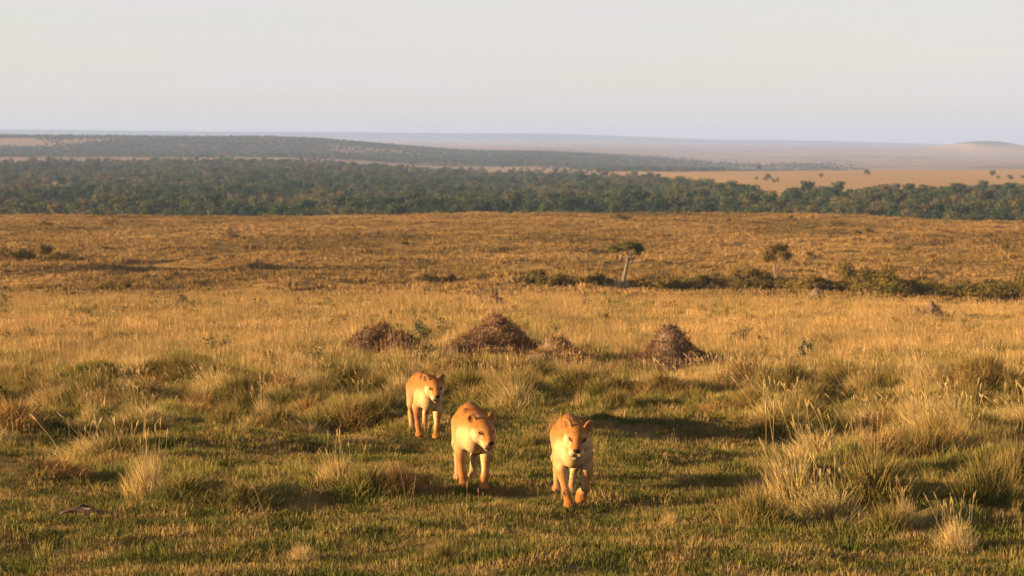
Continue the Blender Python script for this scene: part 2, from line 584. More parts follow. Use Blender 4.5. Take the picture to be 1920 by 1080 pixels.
# ------------------------------------------------------------------ ground: one sheet out to the horizon
def build_ground():
    ys = np.concatenate([np.linspace(-120, 12, 34), np.exp(np.arange(math.log(14), math.log(40000), .0082))])
    us = np.linspace(-1, 1, 401)
    us = np.sign(us) * (0.62 * np.abs(us) + 0.38 * np.abs(us) ** 3)
    hw = 34 + 0.62 * np.maximum(ys, 0) + .2 * np.abs(np.minimum(ys, 0))
    X = us[None, :] * hw[:, None]
    Y = np.repeat(ys[:, None], len(us), 1)
    Z = ground(X, Y)
    nr, nc = X.shape
    V = np.stack([X, Y, Z], -1).reshape(-1, 3)
    i = np.arange(nr * nc).reshape(nr, nc)
    F = np.stack([i[:-1, :-1], i[:-1, 1:], i[1:, 1:], i[1:, :-1]], -1).reshape(-1, 4)
    yy = np.maximum(V[:, 1], 900)
    op = 1 - sstep(.12, .5, wood_cover(V[:, 0], yy))
    me = new_mesh('ground', V, F, smooth=True, attrs={'open': op})
    return tag(link('ground', me, M_GROUND), kind='structure')


build_ground()


# ------------------------------------------------------------------ grass blades
def blades(n, base_r, h, w, lean, curl, rs, bias=(0, 0), seed_head=0.0, gauss=True, dome=0.0, segs=3, spray=.7):
    """n tapered bent blades rooted in a disc; h, w, lean, curl are (low, high)"""
    a = rs.uniform(0, 2 * np.pi, n)
    r = base_r * (np.abs(rs.normal(0, .5, n)) if gauss else np.sqrt(rs.uniform(0, 1, n)))
    r = np.minimum(r, base_r * 1.3)
    bx, by = r * np.cos(a), r * np.sin(a)
    hh = rs.uniform(*h, n) * (1 - .45 * np.clip(r / max(base_r, 1e-6), 0, 1))
    ww = rs.uniform(*w, n)
    out_a = a + rs.normal(0, spray, n)
    le = rs.uniform(*lean, n) * (.45 + .55 * np.clip(r / max(base_r, 1e-6), 0, 1))
    cu = rs.uniform(*curl, n)
    dx, dy = np.cos(out_a) * le + bias[0], np.sin(out_a) * le + bias[1]
    fa = rs.uniform(0, 2 * np.pi, n)
    sx, sy = np.cos(fa), np.sin(fa)
    lev = np.linspace(0, 1, segs + 1)
    V = np.zeros((n, 2 * segs + 1, 3))
    H = np.zeros((n, 2 * segs + 1))
    for q, t in enumerate(lev):
        off = hh * (t * .7 + cu * t * t)
        cx, cy_ = bx + dx * off, by + dy * off
        sq = np.sqrt(np.maximum(1 - (np.hypot(dx, dy) * (.5 + cu * t)) ** 2 * .45, .15))
        cz = hh * t * sq - .02 * (t == 0)
        wd = ww * (1 - .8 * t ** 1.5) * .5
        if q < segs:
            V[:, 2 * q] = np.stack([cx - sx * wd, cy_ - sy * wd, cz], -1)
            V[:, 2 * q + 1] = np.stack([cx + sx * wd, cy_ + sy * wd, cz], -1)
            H[:, 2 * q] = H[:, 2 * q + 1] = t
        else:
            V[:, 2 * q] = np.stack([cx, cy_, cz], -1)
            H[:, 2 * q] = 1
    if dome:
        V[:, :, 2] += dome * np.maximum(0, 1 - (r / base_r) ** 2)[:, None]
    rn = np.repeat(rs.uniform(0, 1, n)[:, None], 2 * segs + 1, 1)
    k = 2 * segs + 1
    b0 = np.arange(n)[:, None] * k
    F = []
    for q in range(segs - 1):
        F.append(np.stack([b0[:, 0] + 2 * q, b0[:, 0] + 2 * q + 1, b0[:, 0] + 2 * q + 3, b0[:, 0] + 2 * q + 2], -1))
    quads = np.vstack(F)
    q = segs - 1
    tri = np.stack([b0[:, 0] + 2 * q, b0[:, 0] + 2 * q + 1, b0[:, 0] + 2 * q + 2], -1)
    return V.reshape(-1, 3), quads.tolist() + tri.tolist(), H.ravel(), rn.ravel()


def blade_mesh(name, groups):
    V, F, H, R, b = [], [], [], [], 0
    for v, f, h, r in groups:
        V.append(v)
        F += [[i + b for i in q] for q in f]
        H.append(h)
        R.append(r)
        b += len(v)
    return new_mesh(name, np.vstack(V), F, attrs={'hgt': np.concatenate(H), 'rnd': np.concatenate(R)})


def seed_heads(n, h, lean, rs, base_r, bias=(0, 0), w=.004, hw=.012, hl=.14):
    """thin upright stalks that carry a narrow seed head"""
    V, F, H, R = [], [], [], []
    b = 0
    for i in range(n):
        a, r = rs.uniform(0, 6.28), base_r * math.sqrt(rs.uniform())
        x, y = r * math.cos(a), r * math.sin(a)
        hh = rs.uniform(*h)
        la, le = rs.uniform(0, 6.28), rs.uniform(*lean)
        dx, dy = math.cos(la) * le + bias[0], math.sin(la) * le + bias[1]
        rn = rs.uniform()
        fa = rs.uniform(0, 6.28)
        for fa2 in (fa, fa + 1.57):
            sx, sy = math.cos(fa2), math.sin(fa2)
            pts = []
            for t, wd in ((0, w), (.5, w * .9), (1 - hl, w * .8), (1 - hl * .7, hw), (1 - hl * .3, hw * .8), (1, w * .4)):
                off = hh * (t * .6 + .5 * t * t)
                cx, cy_, cz = x + dx * off, y + dy * off, hh * t - .02
                pts += [(cx - sx * wd, cy_ - sy * wd, cz), (cx + sx * wd, cy_ + sy * wd, cz)]
                H += [t, t]
                R += [rn, rn]
            V += pts
            for q in range(5):
                F.append([b + 2 * q, b + 2 * q + 1, b + 2 * q + 3, b + 2 * q + 2])
            b += 12
    return np.array(V), F, np.array(H), np.array(R)


proto_count = 0


def proto_collection(name, meshes, mat):
    col = bpy.data.collections.new(name)
    for k, me in enumerate(meshes):
        if not me.materials:
            me.materials.append(mat)
        o = bpy.data.objects.new('%s_%02d' % (name, k), me)
        col.objects.link(o)
    return col


def scatter(name, col, nproto, P, rot, scl, label, cat, idx=None):
    """one object that spreads the given tufts over the points P"""
    n = len(P)
    me = bpy.data.meshes.new(name)
    me.vertices.add(n)
    me.vertices.foreach_set('co', np.asarray(P, np.float32).ravel())
    a = me.attributes.new('rot', 'FLOAT_VECTOR', 'POINT')
    a.data.foreach_set('vector', np.asarray(rot, np.float32).ravel())
    a = me.attributes.new('scl', 'FLOAT_VECTOR', 'POINT')
    a.data.foreach_set('vector', np.asarray(scl, np.float32).ravel())
    a = me.attributes.new('pick', 'INT', 'POINT')
    a.data.foreach_set('value', np.asarray(rng.integers(0, nproto, n) if idx is None else idx, np.int32))
    o = bpy.data.objects.new(name, me)
    C.objects.link(o)
    g = bpy.data.node_groups.new(name + '_spread', 'GeometryNodeTree')
    g.interface.new_socket('Geometry', in_out='INPUT', socket_type='NodeSocketGeometry')
    g.interface.new_socket('Geometry', in_out='OUTPUT', socket_type='NodeSocketGeometry')
    N, L = g.nodes, g.links
    gi, go = N.new('NodeGroupInput'), N.new('NodeGroupOutput')
    ci = N.new('GeometryNodeCollectionInfo')
    ci.inputs['Collection'].default_value = col
    ci.inputs['Separate Children'].default_value = True
    ci.inputs['Reset Children'].default_value = True
    ip = N.new('GeometryNodeInstanceOnPoints')
    ip.inputs['Pick Instance'].default_value = True

    def attr(nm, ty):
        x = N.new('GeometryNodeInputNamedAttribute')
        x.data_type = ty
        x.inputs['Name'].default_value = nm
        return x.outputs['Attribute']
    L.new(gi.outputs[0], ip.inputs['Points'])
    L.new(ci.outputs[0], ip.inputs['Instance'])
    L.new(attr('pick', 'INT'), ip.inputs['Instance Index'])
    e2r = N.new('FunctionNodeEulerToRotation')
    L.new(attr('rot', 'FLOAT_VECTOR'), e2r.inputs[0])
    L.new(e2r.outputs[0], ip.inputs['Rotation'])
    L.new(attr('scl', 'FLOAT_VECTOR'), ip.inputs['Scale'])
    L.new(ip.outputs[0], go.inputs[0])
    md = o.modifiers.new('spread', 'NODES')
    md.node_group = g
    return tag(o, label, cat, kind='stuff')


def jitter_points(y0, y1, half, step):
    """jittered grid in the fan |x| < half(y)"""
    out = []
    y = y0
    while y < y1:
        s = step(y)
        hwid = half(y)
        x = np.arange(-hwid, hwid, s)
        out.append(np.stack([x + rng.uniform(-.5, .5, len(x)) * s, y + rng.uniform(-.5, .5, len(x)) * s], -1))
        y += s
    return np.vstack(out)


# ---- where the grass stands tall (1) and where it is cropped short (0)
BUMPS = [  # photograph column, row, half-width, half-height, amount
    (1560, 905, 190, 60, .75), (1840, 880, 140, 80, .45), (1760, 770, 120, 42, .55), (1900, 985, 70, 40, .4),
    (330, 905, 120, 35, .55), (560, 900, 150, 38, .5), (720, 905, 60, 32, .5), (130, 880, 110, 25, .45), (40, 840, 90, 20, .3),
    (1150, 880, 280, 55, -.6), (960, 830, 130, 30, -.4), (600, 850, 200, 16, -.25), (1180, 835, 160, 16, -.3),
    (300, 780, 160, 30, .25), (640, 760, 110, 28, .35), (960, 745, 90, 34, .35), (1420, 780, 90, 24, .35), (1100, 800, 70, 22, .2),
    (150, 735, 180, 20, .2), (1300, 735, 120, 30, .3), (820, 720, 80, 20, .2), (520, 715, 150, 20, .25), (1620, 740, 150, 20, .2),
]


MOUND_SPOTS = [(722, 676, 118), (930, 682, 165), (1046, 688, 92), (1256, 692, 128)]


def mound_clear(x, y):
    """1 where the tall grass is kept off the big mounds and the trampled strip before them"""
    c = np.zeros(len(x))
    for px, row, w in MOUND_SPOTS:
        X, Y, Z = at(px, row)
        R = w * Y / FPX * .5
        dx, dy = (x - X) / (R * 1.15), (y - Y) / np.where(y < Y, R * 3.6, R * 1.2)
        c = np.maximum(c, 1 - sstep(.7, 1.05, np.hypot(dx, dy)))
    return c


def tallness(x, y):
    px, row = to_px(x, y, ground(x, y, False))
    base = np.interp(y, [20, 34, 38, 44, 50, 56, 62, 70], [-.30, -.25, -.12, .06, .24, .45, .78, 1.0])
    t = base + .30 * fbm(x / 1.7, y / 2.4, 51, 3) * np.interp(y, [30, 45, 70], [.6, 1.6, 1.0])
    for cx, cr, hx, hr, a in BUMPS:
        t = t + a * np.exp(-((px - cx) / hx) ** 2 - ((row - cr) / hr) ** 2)
    return np.clip(t, 0, 1.2)


# ------------------------------------------------------------------ lionesses: one continuous skin each, grown from a smooth distance field
class Field:
    def __init__(self, lo, hi, h):
        self.lo, self.h = np.array(lo, float), h
        n = np.ceil((np.array(hi) - self.lo) / h).astype(int) + 1
        self.ax = [self.lo[i] + h * np.arange(n[i]) for i in range(3)]
        self.F = np.full(n, 1.0, np.float32)

    def _win(self, lo, hi):
        s = []
        for i in range(3):
            a = max(0, int((lo[i] - self.lo[i]) / self.h))
            b = min(len(self.ax[i]), int((hi[i] - self.lo[i]) / self.h) + 2)
            s.append(slice(a, max(b, a)))
        return tuple(s)

    def _grid(self, s):
        return np.meshgrid(self.ax[0][s[0]], self.ax[1][s[1]], self.ax[2][s[2]], indexing='ij')

    def _put(self, s, D, k, carve=False):
        A = self.F[s]
        D = D.astype(np.float32)
        if carve:
            D = -D
            hh = np.maximum(k - np.abs(A - D), 0) / k
            self.F[s] = np.maximum(A, D) + hh * hh * k * .25
        else:
            hh = np.maximum(k - np.abs(A - D), 0) / k
            self.F[s] = np.minimum(A, D) - hh * hh * k * .25

    def ell(self, c, r, k=.05, R=None, carve=False):
        c, r = np.array(c, float), np.array(r, float)
        ext = r.max() + .06 + k
        s = self._win(c - ext, c + ext)
        X, Y, Z = self._grid(s)
        P = np.stack([X - c[0], Y - c[1], Z - c[2]], -1)
        if R is not None:
            P = P @ np.array(R)
        k0 = np.sqrt(((P / r) ** 2).sum(-1))
        k1 = np.sqrt(((P / r ** 2) ** 2).sum(-1)) + 1e-9
        self._put(s, k0 * (k0 - 1) / k1, k, carve)

    def cap(self, a, b, ra, rb, k=.04, squash=1.0):
        a, b = np.array(a, float), np.array(b, float)
        ext = max(ra, rb) + .06 + k
        s = self._win(np.minimum(a, b) - ext, np.maximum(a, b) + ext)
        X, Y, Z = self._grid(s)
        P = np.stack([X - a[0], Y - a[1], Z - a[2]], -1)
        ab = b - a
        t = np.clip((P @ ab) / (ab @ ab), 0, 1)
        Q = P - t[..., None] * ab
        Q[..., 1] /= squash
        self._put(s, np.sqrt((Q ** 2).sum(-1)) - (ra + (rb - ra) * t), k)

    def surface(self):
        F = self.F
        inside = F < 0
        n = F.shape
        c = [F[i:n[0] - 1 + i, j:n[1] - 1 + j, k:n[2] - 1 + k] for i in (0, 1) for j in (0, 1) for k in (0, 1)]
        cnt = sum((q < 0).astype(np.int8) for q in c)
        act = np.argwhere((cnt > 0) & (cnt < 8))
        I, J, K = act.T
        off = [(i, j, k) for i in (0, 1) for j in (0, 1) for k in (0, 1)]
        vals = [F[I + o[0], J + o[1], K + o[2]] for o in off]
        acc = np.zeros((len(act), 3))
        m = np.zeros(len(act))
        for p in range(8):
            for q in range(p + 1, 8):
                d = np.abs(np.array(off[p]) - np.array(off[q]))
                if d.sum() != 1:
                    continue
                fa, fb = vals[p], vals[q]
                x = (fa < 0) != (fb < 0)
                t = np.where(x, fa / np.where(x, fa - fb, 1), 0)
                pos = np.array(off[p])[None] + t[:, None] * (np.array(off[q]) - np.array(off[p]))[None]
                acc += np.where(x[:, None], pos, 0)
                m += x
        V = self.lo + self.h * (act + acc / m[:, None])
        idx = -np.ones((n[0] - 1, n[1] - 1, n[2] - 1), np.int64)
        idx[I, J, K] = np.arange(len(act))
        faces = []
        for ax in range(3):
            sl0 = [slice(None)] * 3
            sl1 = [slice(None)] * 3
            sl0[ax], sl1[ax] = slice(0, -1), slice(1, None)
            a, b = inside[tuple(sl0)], inside[tuple(sl1)]
            e = np.argwhere(a != b)
            o1, o2 = [(1, 2), (2, 0), (0, 1)][ax]
            ok = (e[:, o1] > 0) & (e[:, o2] > 0) & (e[:, o1] < n[o1] - 1) & (e[:, o2] < n[o2] - 1)
            e = e[ok]
            q = []
            for d1, d2 in ((1, 1), (0, 1), (0, 0), (1, 0)):
                ee = e.copy()
                ee[:, o1] -= d1
                ee[:, o2] -= d2
                q.append(idx[ee[:, 0], ee[:, 1], ee[:, 2]])
            Q = np.stack(q, -1)
            flip = ~a[e[:, 0], e[:, 1], e[:, 2]]
            Q[flip] = Q[flip][:, ::-1]
            faces.append(Q)
        return V, np.vstack(faces)


def rot_head(yaw, pitch, roll):
    """columns: head-forward, head-left, head-up in body axes (x forward, y left, z up)"""
    return np.array((Matrix.Rotation(yaw, 3, 'Z') @ Matrix.Rotation(pitch, 3, 'Y') @ Matrix.Rotation(roll, 3, 'X')))


def fur_material():
    m, n, l = nt('lioness_fur')
    out = n.new('ShaderNodeOutputMaterial')
    b = n.new('ShaderNodeBsdfPrincipled')
    b.inputs['Roughness'].default_value = .72
    b.inputs['Specular IOR Level'].default_value = .05
    b.inputs['Sheen Weight'].default_value = .02
    b.inputs['Sheen Roughness'].default_value = .4
    b.inputs['Sheen Tint'].default_value = (1, .8, .55, 1)
    a = n.new('ShaderNodeAttribute')
    a.attribute_name = 'col'
    tc = n.new('ShaderNodeTexCoord')
    mp = n.new('ShaderNodeMapping')
    mp.inputs['Scale'].default_value = (22, 60, 28)
    no = n.new('ShaderNodeTexNoise')
    no.inputs['Scale'].default_value = 1.6
    no.inputs['Detail'].default_value = 5
    no.inputs['Roughness'].default_value = .7
    l.new(tc.outputs['Object'], mp.inputs['Vector'])
    l.new(mp.outputs[0], no.inputs['Vector'])
    mr = n.new('ShaderNodeMapRange')
    mr.inputs['From Min'].default_value = .3
    mr.inputs['From Max'].default_value = .7
    mr.inputs['To Min'].default_value = .70
    mr.inputs['To Max'].default_value = 1.25
    l.new(no.outputs['Fac'], mr.inputs['Value'])
    mu = n.new('ShaderNodeMix')
    mu.data_type = 'RGBA'
    mu.blend_type = 'MULTIPLY'
    mu.inputs['Factor'].default_value = 1
    l.new(a.outputs['Color'], mu.inputs['A'])
    l.new(mr.outputs[0], mu.inputs['B'])
    l.new(mu.outputs['Result'], b.inputs['Base Color'])
    bp = n.new('ShaderNodeBump')
    bp.inputs['Strength'].default_value = .45
    bp.inputs['Distance'].default_value = .012
    l.new(no.outputs['Fac'], bp.inputs['Height'])
    l.new(bp.outputs[0], b.inputs['Normal'])
    l.new(b.outputs[0], out.inputs['Surface'])
    return m


M_FUR = fur_material()


def eye_material():
    m, n, l = nt('amber_eye')
    out = n.new('ShaderNodeOutputMaterial')
    b = n.new('ShaderNodeBsdfPrincipled')
    b.inputs['Base Color'].default_value = (.16, .075, .014, 1)
    b.inputs['Roughness'].default_value = .5
    l.new(b.outputs[0], out.inputs['Surface'])
    return m


M_EYE = eye_material()


def lioness(name, label, pose, loc, yaw, size):
    """pose: head position and angles, wrist/paw and hock/paw positions in body axes (x forward, y left, z up)"""
    f = Field((-1.62, -.42, -.03), (.98, .42, 1.12), .0095)
    # trunk: deep chest, tucked belly, strong rump
    f.ell((-.02, 0, .66), (.25, .140, .25), .06)
    f.ell((-.34, 0, .665), (.40, .150, .225), .08)
    f.ell((-.72, 0, .68), (.34, .128, .172), .08)
    f.ell((-1.02, 0, .70), (.25, .140, .185), .07)
    f.ell((.10, 0, .59), (.16, .125, .16), .08)
    f.cap((-.02, 0, .89), (-.45, 0, .86), .045, .04, .09)
    f.cap((-.45, 0, .86), (-1.05, 0, .845), .04, .045, .09)
    f.ell((-.42, 0, .535), (.30, .100, .085), .09)
    for s in (-1, 1):
        f.ell((-.01, s * .105, .76), (.11, .045, .17), .05)      # shoulder blade
        f.ell((.02, s * .112, .63), (.12, .064, .17), .035)       # shoulder
        f.ell((-1.00, s * .092, .64), (.18, .072, .22), .04)     # thigh
    # neck and head
    hp = np.array(pose['head'])
    R = rot_head(*pose['head_rot'])

    def hw(x, y, z):
        return hp + R @ (np.array((x, y, z)) * pose.get('head_size', 1.0))
    hs = pose.get('head_size', 1.0)
    f.cap((.02, 0, .74), hw(-.07, 0, -.02), .165, .115, .08)
    f.cap((.10, 0, .62), hw(-.04, 0, -.07), .115, .085, .06)

    def he(c, r, k=.03, rot=None, carve=False):
        Q = R if rot is None else R @ np.array(rot)
        f.ell(hw(*c), np.array(r) * hs, k, Q, carve)
    he((-.02, 0, .005), (.135, .112, .108), .05)
    for s in (-1, 1):
        he((.045, s * .076, -.040), (.090, .062, .080), .075)     # cheek
        he((.100, s * .056, .050), (.055, .038, .027), .025)      # brow
    he((.09, 0, .035), (.12, .058, .062), .04)
    f.cap(hw(.05, 0, .045), hw(.235, 0, -.016), .060 * hs, .046 * hs, .03)  # bridge of the nose
    he((.170, 0, -.058), (.095, .078, .056), .04)
    for s in (-1, 1):
        he((.222, s * .038, -.076), (.052, .044, .044), .016)    # whisker pads
    he((.274, 0, -.030), (.022, .040, .023), .012)               # nose leather
    f.cap(hw(.05, 0, -.105), hw(.200, 0, -.122), .060 * hs, .044 * hs, .026)  # lower jaw
    he((.205, 0, -.104), (.048, .052, .030), .012)
    he((.02, 0, -.085), (.11, .098, .07), .05)                   # jowl
    for s in (-1, 1):
        he((.135, s * .058, .028), (.026, .022, .016), .012, carve=True)
        er = np.array(Matrix.Rotation(s * .62, 3, 'Z') @ Matrix.Rotation(-s * .50, 3, 'X'))
        ez = pose.get('ears', (0, 0))[0 if s > 0 else 1]
        he((-.048 - ez, s * .112, .110 - ez * .4), (.028, .058, .066), .025, er)
        he((-.020 - ez, s * .120, .117 - ez * .4), (.023, .040, .047), .012, er, carve=True)
    # fore legs
    for s, key in ((1, 'fl'), (-1, 'fr')):
        el, wr, pw, tw = pose[key]
        el, wr, pw = np.array(el), np.array(wr), np.array(pw)
        f.cap((.03, s * .115, .64), el, .098, .068, .05)
        f.cap(el, el * .50 + wr * .50, .074, .046, .035)
        f.ell(el * .72 + wr * .28 + np.array((.012, 0, 0)), (.062, .052, .085), .04)
        f.cap(el * .50 + wr * .50, wr, .046, .043, .03)
        f.cap(wr, pw + np.array((-.025, 0, .02)), .044, .046, .03)
        paw(f, pw, tw)
    for s, key in ((1, 'hl'), (-1, 'hr')):
        kn, hk, pw, tw = pose[key]
        kn, hk, pw = np.array(kn), np.array(hk), np.array(pw)
        f.cap((-1.0, s * .10, .66), kn, .125, .078, .06)
        f.cap(kn, hk, .076, .036, .045)
        f.cap(hk, pw + np.array((-.03, 0, .03)), .040, .040, .03)
        paw(f, pw, tw * .95 if isinstance(tw, float) else tw)
    # tail
    tl = pose['tail']
    for q in range(len(tl) - 1):
        f.cap(tl[q], tl[q + 1], .036 - .004 * q, .032 - .004 * q, .03)
    f.ell(tl[-1], (.032, .032, .06), .02)
    V, Fc = f.surface()
    # relax the skin a little
    E = np.vstack([Fc[:, [0, 1]], Fc[:, [1, 2]], Fc[:, [2, 3]], Fc[:, [3, 0]]])
    deg = np.bincount(E[:, 0], minlength=len(V)) + np.bincount(E[:, 1], minlength=len(V))
    for it in range(2):
        S = np.zeros_like(V)
        for q in range(3):
            S[:, q] = np.bincount(E[:, 0], V[E[:, 1], q], len(V)) + np.bincount(E[:, 1], V[E[:, 0], q], len(V))
        V = V + .5 * (S / deg[:, None] - V)
    # normals
    fn = np.cross(V[Fc[:, 2]] - V[Fc[:, 0]], V[Fc[:, 3]] - V[Fc[:, 1]])
    N = np.zeros_like(V)
    for q in range(4):
        for a in range(3):
            N[:, a] += np.bincount(Fc[:, q], fn[:, a], len(V))
    N /= np.linalg.norm(N, axis=1)[:, None] + 1e-9
    # coat colours
    x, y, z = V.T
    tawny = np.array((.262, .114, .030))
    dark = np.array((.140, .046, .010))
    cream = np.array((.45, .315, .165))
    white = np.array((.58, .47, .33))
    col = np.repeat(tawny[None], len(V), 0)

    def blend(c, w):
        nonlocal col
        w = np.clip(w, 0, 1)[:, None]
        col = col * (1 - w) + np.array(c)[None] * w
    hx_ = x
    mott = fbm(x * 9 + 3, z * 9 + y * 7, 5, 3)
    blend(dark, sstep(.80, .93, z) * sstep(.2, .8, N[:, 2]) * .75 * (x < .1))
    blend(dark, sstep(.05, .6, mott) * .35)
    blend(cream, (1 - sstep(.50, .76, z)) * sstep(.36, .46, z) * .48 * (hx_ < .5))
    blend(cream, (1 - sstep(.30, .50, z)) * sstep(.10, .22, z) * .12)
    blend(cream, (1 - sstep(.44, .60, z)) * sstep(.30, .42, z) * (1 - sstep(.08, .16, np.abs(y))) * .9)
    blend(cream, sstep(.1, .7, -np.sign(y) * N[:, 1]) * (1 - sstep(.50, .64, z)) * sstep(.12, .26, z))
    blend(cream, sstep(.0, .12, x) * (1 - sstep(.64, .80, z)) * sstep(.36, .46, z))
    blend(cream, (x < -.6) * (1 - sstep(.30, .52, z)) * .40)
    # head
    hl = ((V - hp) @ R) / hs
    hx, hy, hz = hl.T
    ah = np.abs(hy)
    onh = sstep(-.16, -.04, hx) * (np.abs(hy) < .22) * (hz > -.24)

    def spot(cx, cy_, cz, rx, ry, rz, soft=.5):
        r = np.sqrt(((hx - cx) / rx) ** 2 + ((ah - cy_) / ry) ** 2 + ((hz - cz) / rz) ** 2)
        return 1 - sstep(1 - soft, 1 + soft * .3, r)
    blend(tawny * .92, onh)
    blend(dark, spot(.02, 0, .10, .12, .05, .05) * .55)
    blend(cream, onh * sstep(-.04, .08, hx) * (1 - sstep(-.09, .00, hz)))
    blend(cream, spot(.07, .115, -.035, .11, .075, .085))
    blend(white, spot(.225, .040, -.066, .07, .05, .040) * .35)
    blend(cream, spot(.19, 0, -.15, .09, .065, .045) * .8)
    blend(cream, spot(.12, .058, .070, .06, .035, .016) * .3)
    blend(cream, spot(.14, .066, -.010, .05, .034, .018) * .6)
    blend((.055, .030, .018), spot(.137, .060, .028, .06, .040, .027, .35))
    blend((.070, .036, .020), spot(.165, .044, .000, .05, .014, .034, .4) * .8)
    blend(np.array((.20, .085, .025)), spot(.19, 0, .02, .08, .028, .03) * .6)
    blend((.035, .018, .015), spot(.284, 0, -.030, .030, .046, .026, .25))
    blend((.05, .022, .018), spot(.265, .0, -.072, .04, .006, .022, .4) * .3)
    blend((.05, .022, .018), spot(.22, .03, -.112, .075, .05, .009, .4) * .40)
    for kx in (.205, .225):
        blend((.18, .10, .06), spot(kx, .058, -.072, .007, .02, .006, .4) * .5)
    ear = sstep(.075, .10, hz) * sstep(.075, .09, ah) * (hx < .06)
    nh = N @ R
    blend((.045, .028, .020), ear * sstep(.1, .5, -nh[:, 0]) * .85)
    blend((.36, .20, .09), ear * sstep(.2, .6, nh[:, 0]) * .5)
    blend((.10, .05, .03), spot(-.030, .108, .100, .05, .020, .030, .5) * .6 * (nh[:, 0] > 0))
    # dark heel pads and toe gaps, tail tuft
    blend((.05, .03, .02), (np.linalg.norm((V - np.array(tl[-1])) / np.array((.05, .05, .075)), axis=1) < 1).astype(float))
    col *= .84
    me = new_mesh('body', V, Fc, smooth=True, colors=col)
    root = bpy.data.objects.new(name, None)
    C.objects.link(root)
    root.empty_display_size = .3
    root.location = loc
    root.rotation_euler = (0, 0, yaw)
    root.scale = (size,) * 3
    tag(root, label, 'lioness', 'lionesses walking towards the camera')
    link('body', me, M_FUR, root)
    # short fur lying back along the body
    r_ = np.random.default_rng(17)
    nf = 64000
    iv = r_.integers(0, len(V), nf)
    keep = (col[iv].sum(1) > .14)
    iv = iv[keep]
    nf = len(iv)
    nn = N[iv]
    flow = np.array((-1.0, 0, -.45))[None] + r_.normal(0, .35, (nf, 3))
    onhead = (np.linalg.norm(V[iv] - hp, axis=1) < .30) & (V[iv][:, 0] > .2)
    flow[onhead] = (R @ np.array((-.9, 0, .15)))[None] + r_.normal(0, .3, (onhead.sum(), 3))
    flow -= (flow * nn).sum(1)[:, None] * nn
    flow /= np.linalg.norm(flow, axis=1)[:, None] + 1e-9
    dr = flow * .95 + nn * .24
    sd = np.cross(nn, flow)
    ln = r_.uniform(.009, .016, nf) * np.where(onhead, .65, 1.0) * np.where(V[iv][:, 2] < .3, .7, 1)
    root_p = V[iv] + r_.normal(0, .004, (nf, 3)) * (1 - np.abs(nn)) - nn * .002
    w_ = r_.uniform(.0012, .0022, nf)
    FV = np.stack([root_p - sd * w_[:, None], root_p + sd * w_[:, None], root_p + dr * ln[:, None]], 1).reshape(-1, 3)
    FC = np.repeat(col[iv] * r_.uniform(.72, 1.28, nf)[:, None], 3, 0)
    fo = link('fur', new_mesh('fur', FV, np.arange(nf * 3).reshape(-1, 3), colors=FC), M_FUR, root)
    fo['kind'] = 'stuff'
    # eyes
    a = np.linspace(0, 2 * np.pi, 13)[:-1]
    b = np.linspace(0, np.pi, 7)
    ev = np.array([(math.sin(t) * math.cos(p), math.sin(t) * math.sin(p), math.cos(t)) for t in b for p in a]) * .0130
    ef = [[i * 12 + j, i * 12 + (j + 1) % 12, (i + 1) * 12 + (j + 1) % 12, (i + 1) * 12 + j] for i in range(6) for j in range(12)]
    for s in (-1, 1):
        e = link('eye', new_mesh('eye', ev * hs, ef, smooth=True), M_EYE, root)
        e.location = hw(.124, s * .057, .027)
    return root


def paw(f, p, yaw):
    """a broad cat paw: pad and four toes; p is the paw centre, yaw an angle or a (yaw, pitch) pair"""
    yw, pt = yaw if isinstance(yaw, tuple) else (yaw, 0.0)
    R = np.array(Matrix.Rotation(yw, 3, 'Z') @ Matrix.Rotation(pt, 3, 'Y'))
    f.ell(p, (.082, .062, .043), .025, R)
    for q, (tx, ty) in enumerate(((.052, .042), (.075, .015), (.075, -.015), (.052, -.042))):
        f.ell(np.array(p) + R @ np.array((tx, ty, -.008)), (.034, .0185, .027), .012, R)


TAIL = [(-1.22, 0, .80), (-1.36, .02, .68), (-1.42, .05, .50), (-1.44, .07, .34), (-1.47, .08, .22)]
POSE_RIGHT = dict(
    head=(.47, .03, .80), head_rot=(-.06, .34, -.09), head_size=1.06, ears=(0, 0),
    fl=((-.03, .15, .44), (.10, .135, .185), (.055, .090, .115), (-.40, .85)),        # lifted, paw tucked in
    fr=((-.03, -.14, .44), (.26, -.085, .17), (.34, -.055, .043), .08),
    hl=((-.86, .13, .43), (-1.02, .05, .27), (-.86, .02, .043), .05),
    hr=((-.92, -.13, .42), (-1.18, -.14, .26), (-1.10, -.135, .043), .0), tail=TAIL)
POSE_MID = dict(
    head=(.47, .08, .735), head_rot=(.32, .40, .06), head_size=1.05, ears=(.02, .03),
    fl=((.02, .145, .44), (.26, .12, .17), (.33, .10, .043), .10),
    fr=((-.08, -.145, .45), (-.04, -.135, .18), (.04, -.12, .043), .05),
    hl=((-.86, .12, .43), (-1.04, .05, .27), (-.90, .03, .043), .05),
    hr=((-.84, -.14, .43), (-.95, -.15, .28), (-.72, -.15, .043), .0), tail=TAIL)
POSE_REAR = dict(
    head=(.46, .05, .80), head_rot=(.06, .32, .02), head_size=1.06, ears=(0, 0),
    fl=((.0, .15, .44), (.22, .12, .17), (.29, .10, .043), .05),
    fr=((-.08, -.145, .45), (-.10, -.13, .18), (-.02, -.12, .043), .05),
    hl=((-.88, .12, .43), (-1.14, .09, .27), (-1.06, .08, .043), .05),
    hr=((-.84, -.14, .43), (-.98, -.15, .28), (-.78, -.15, .043), .0), tail=TAIL)


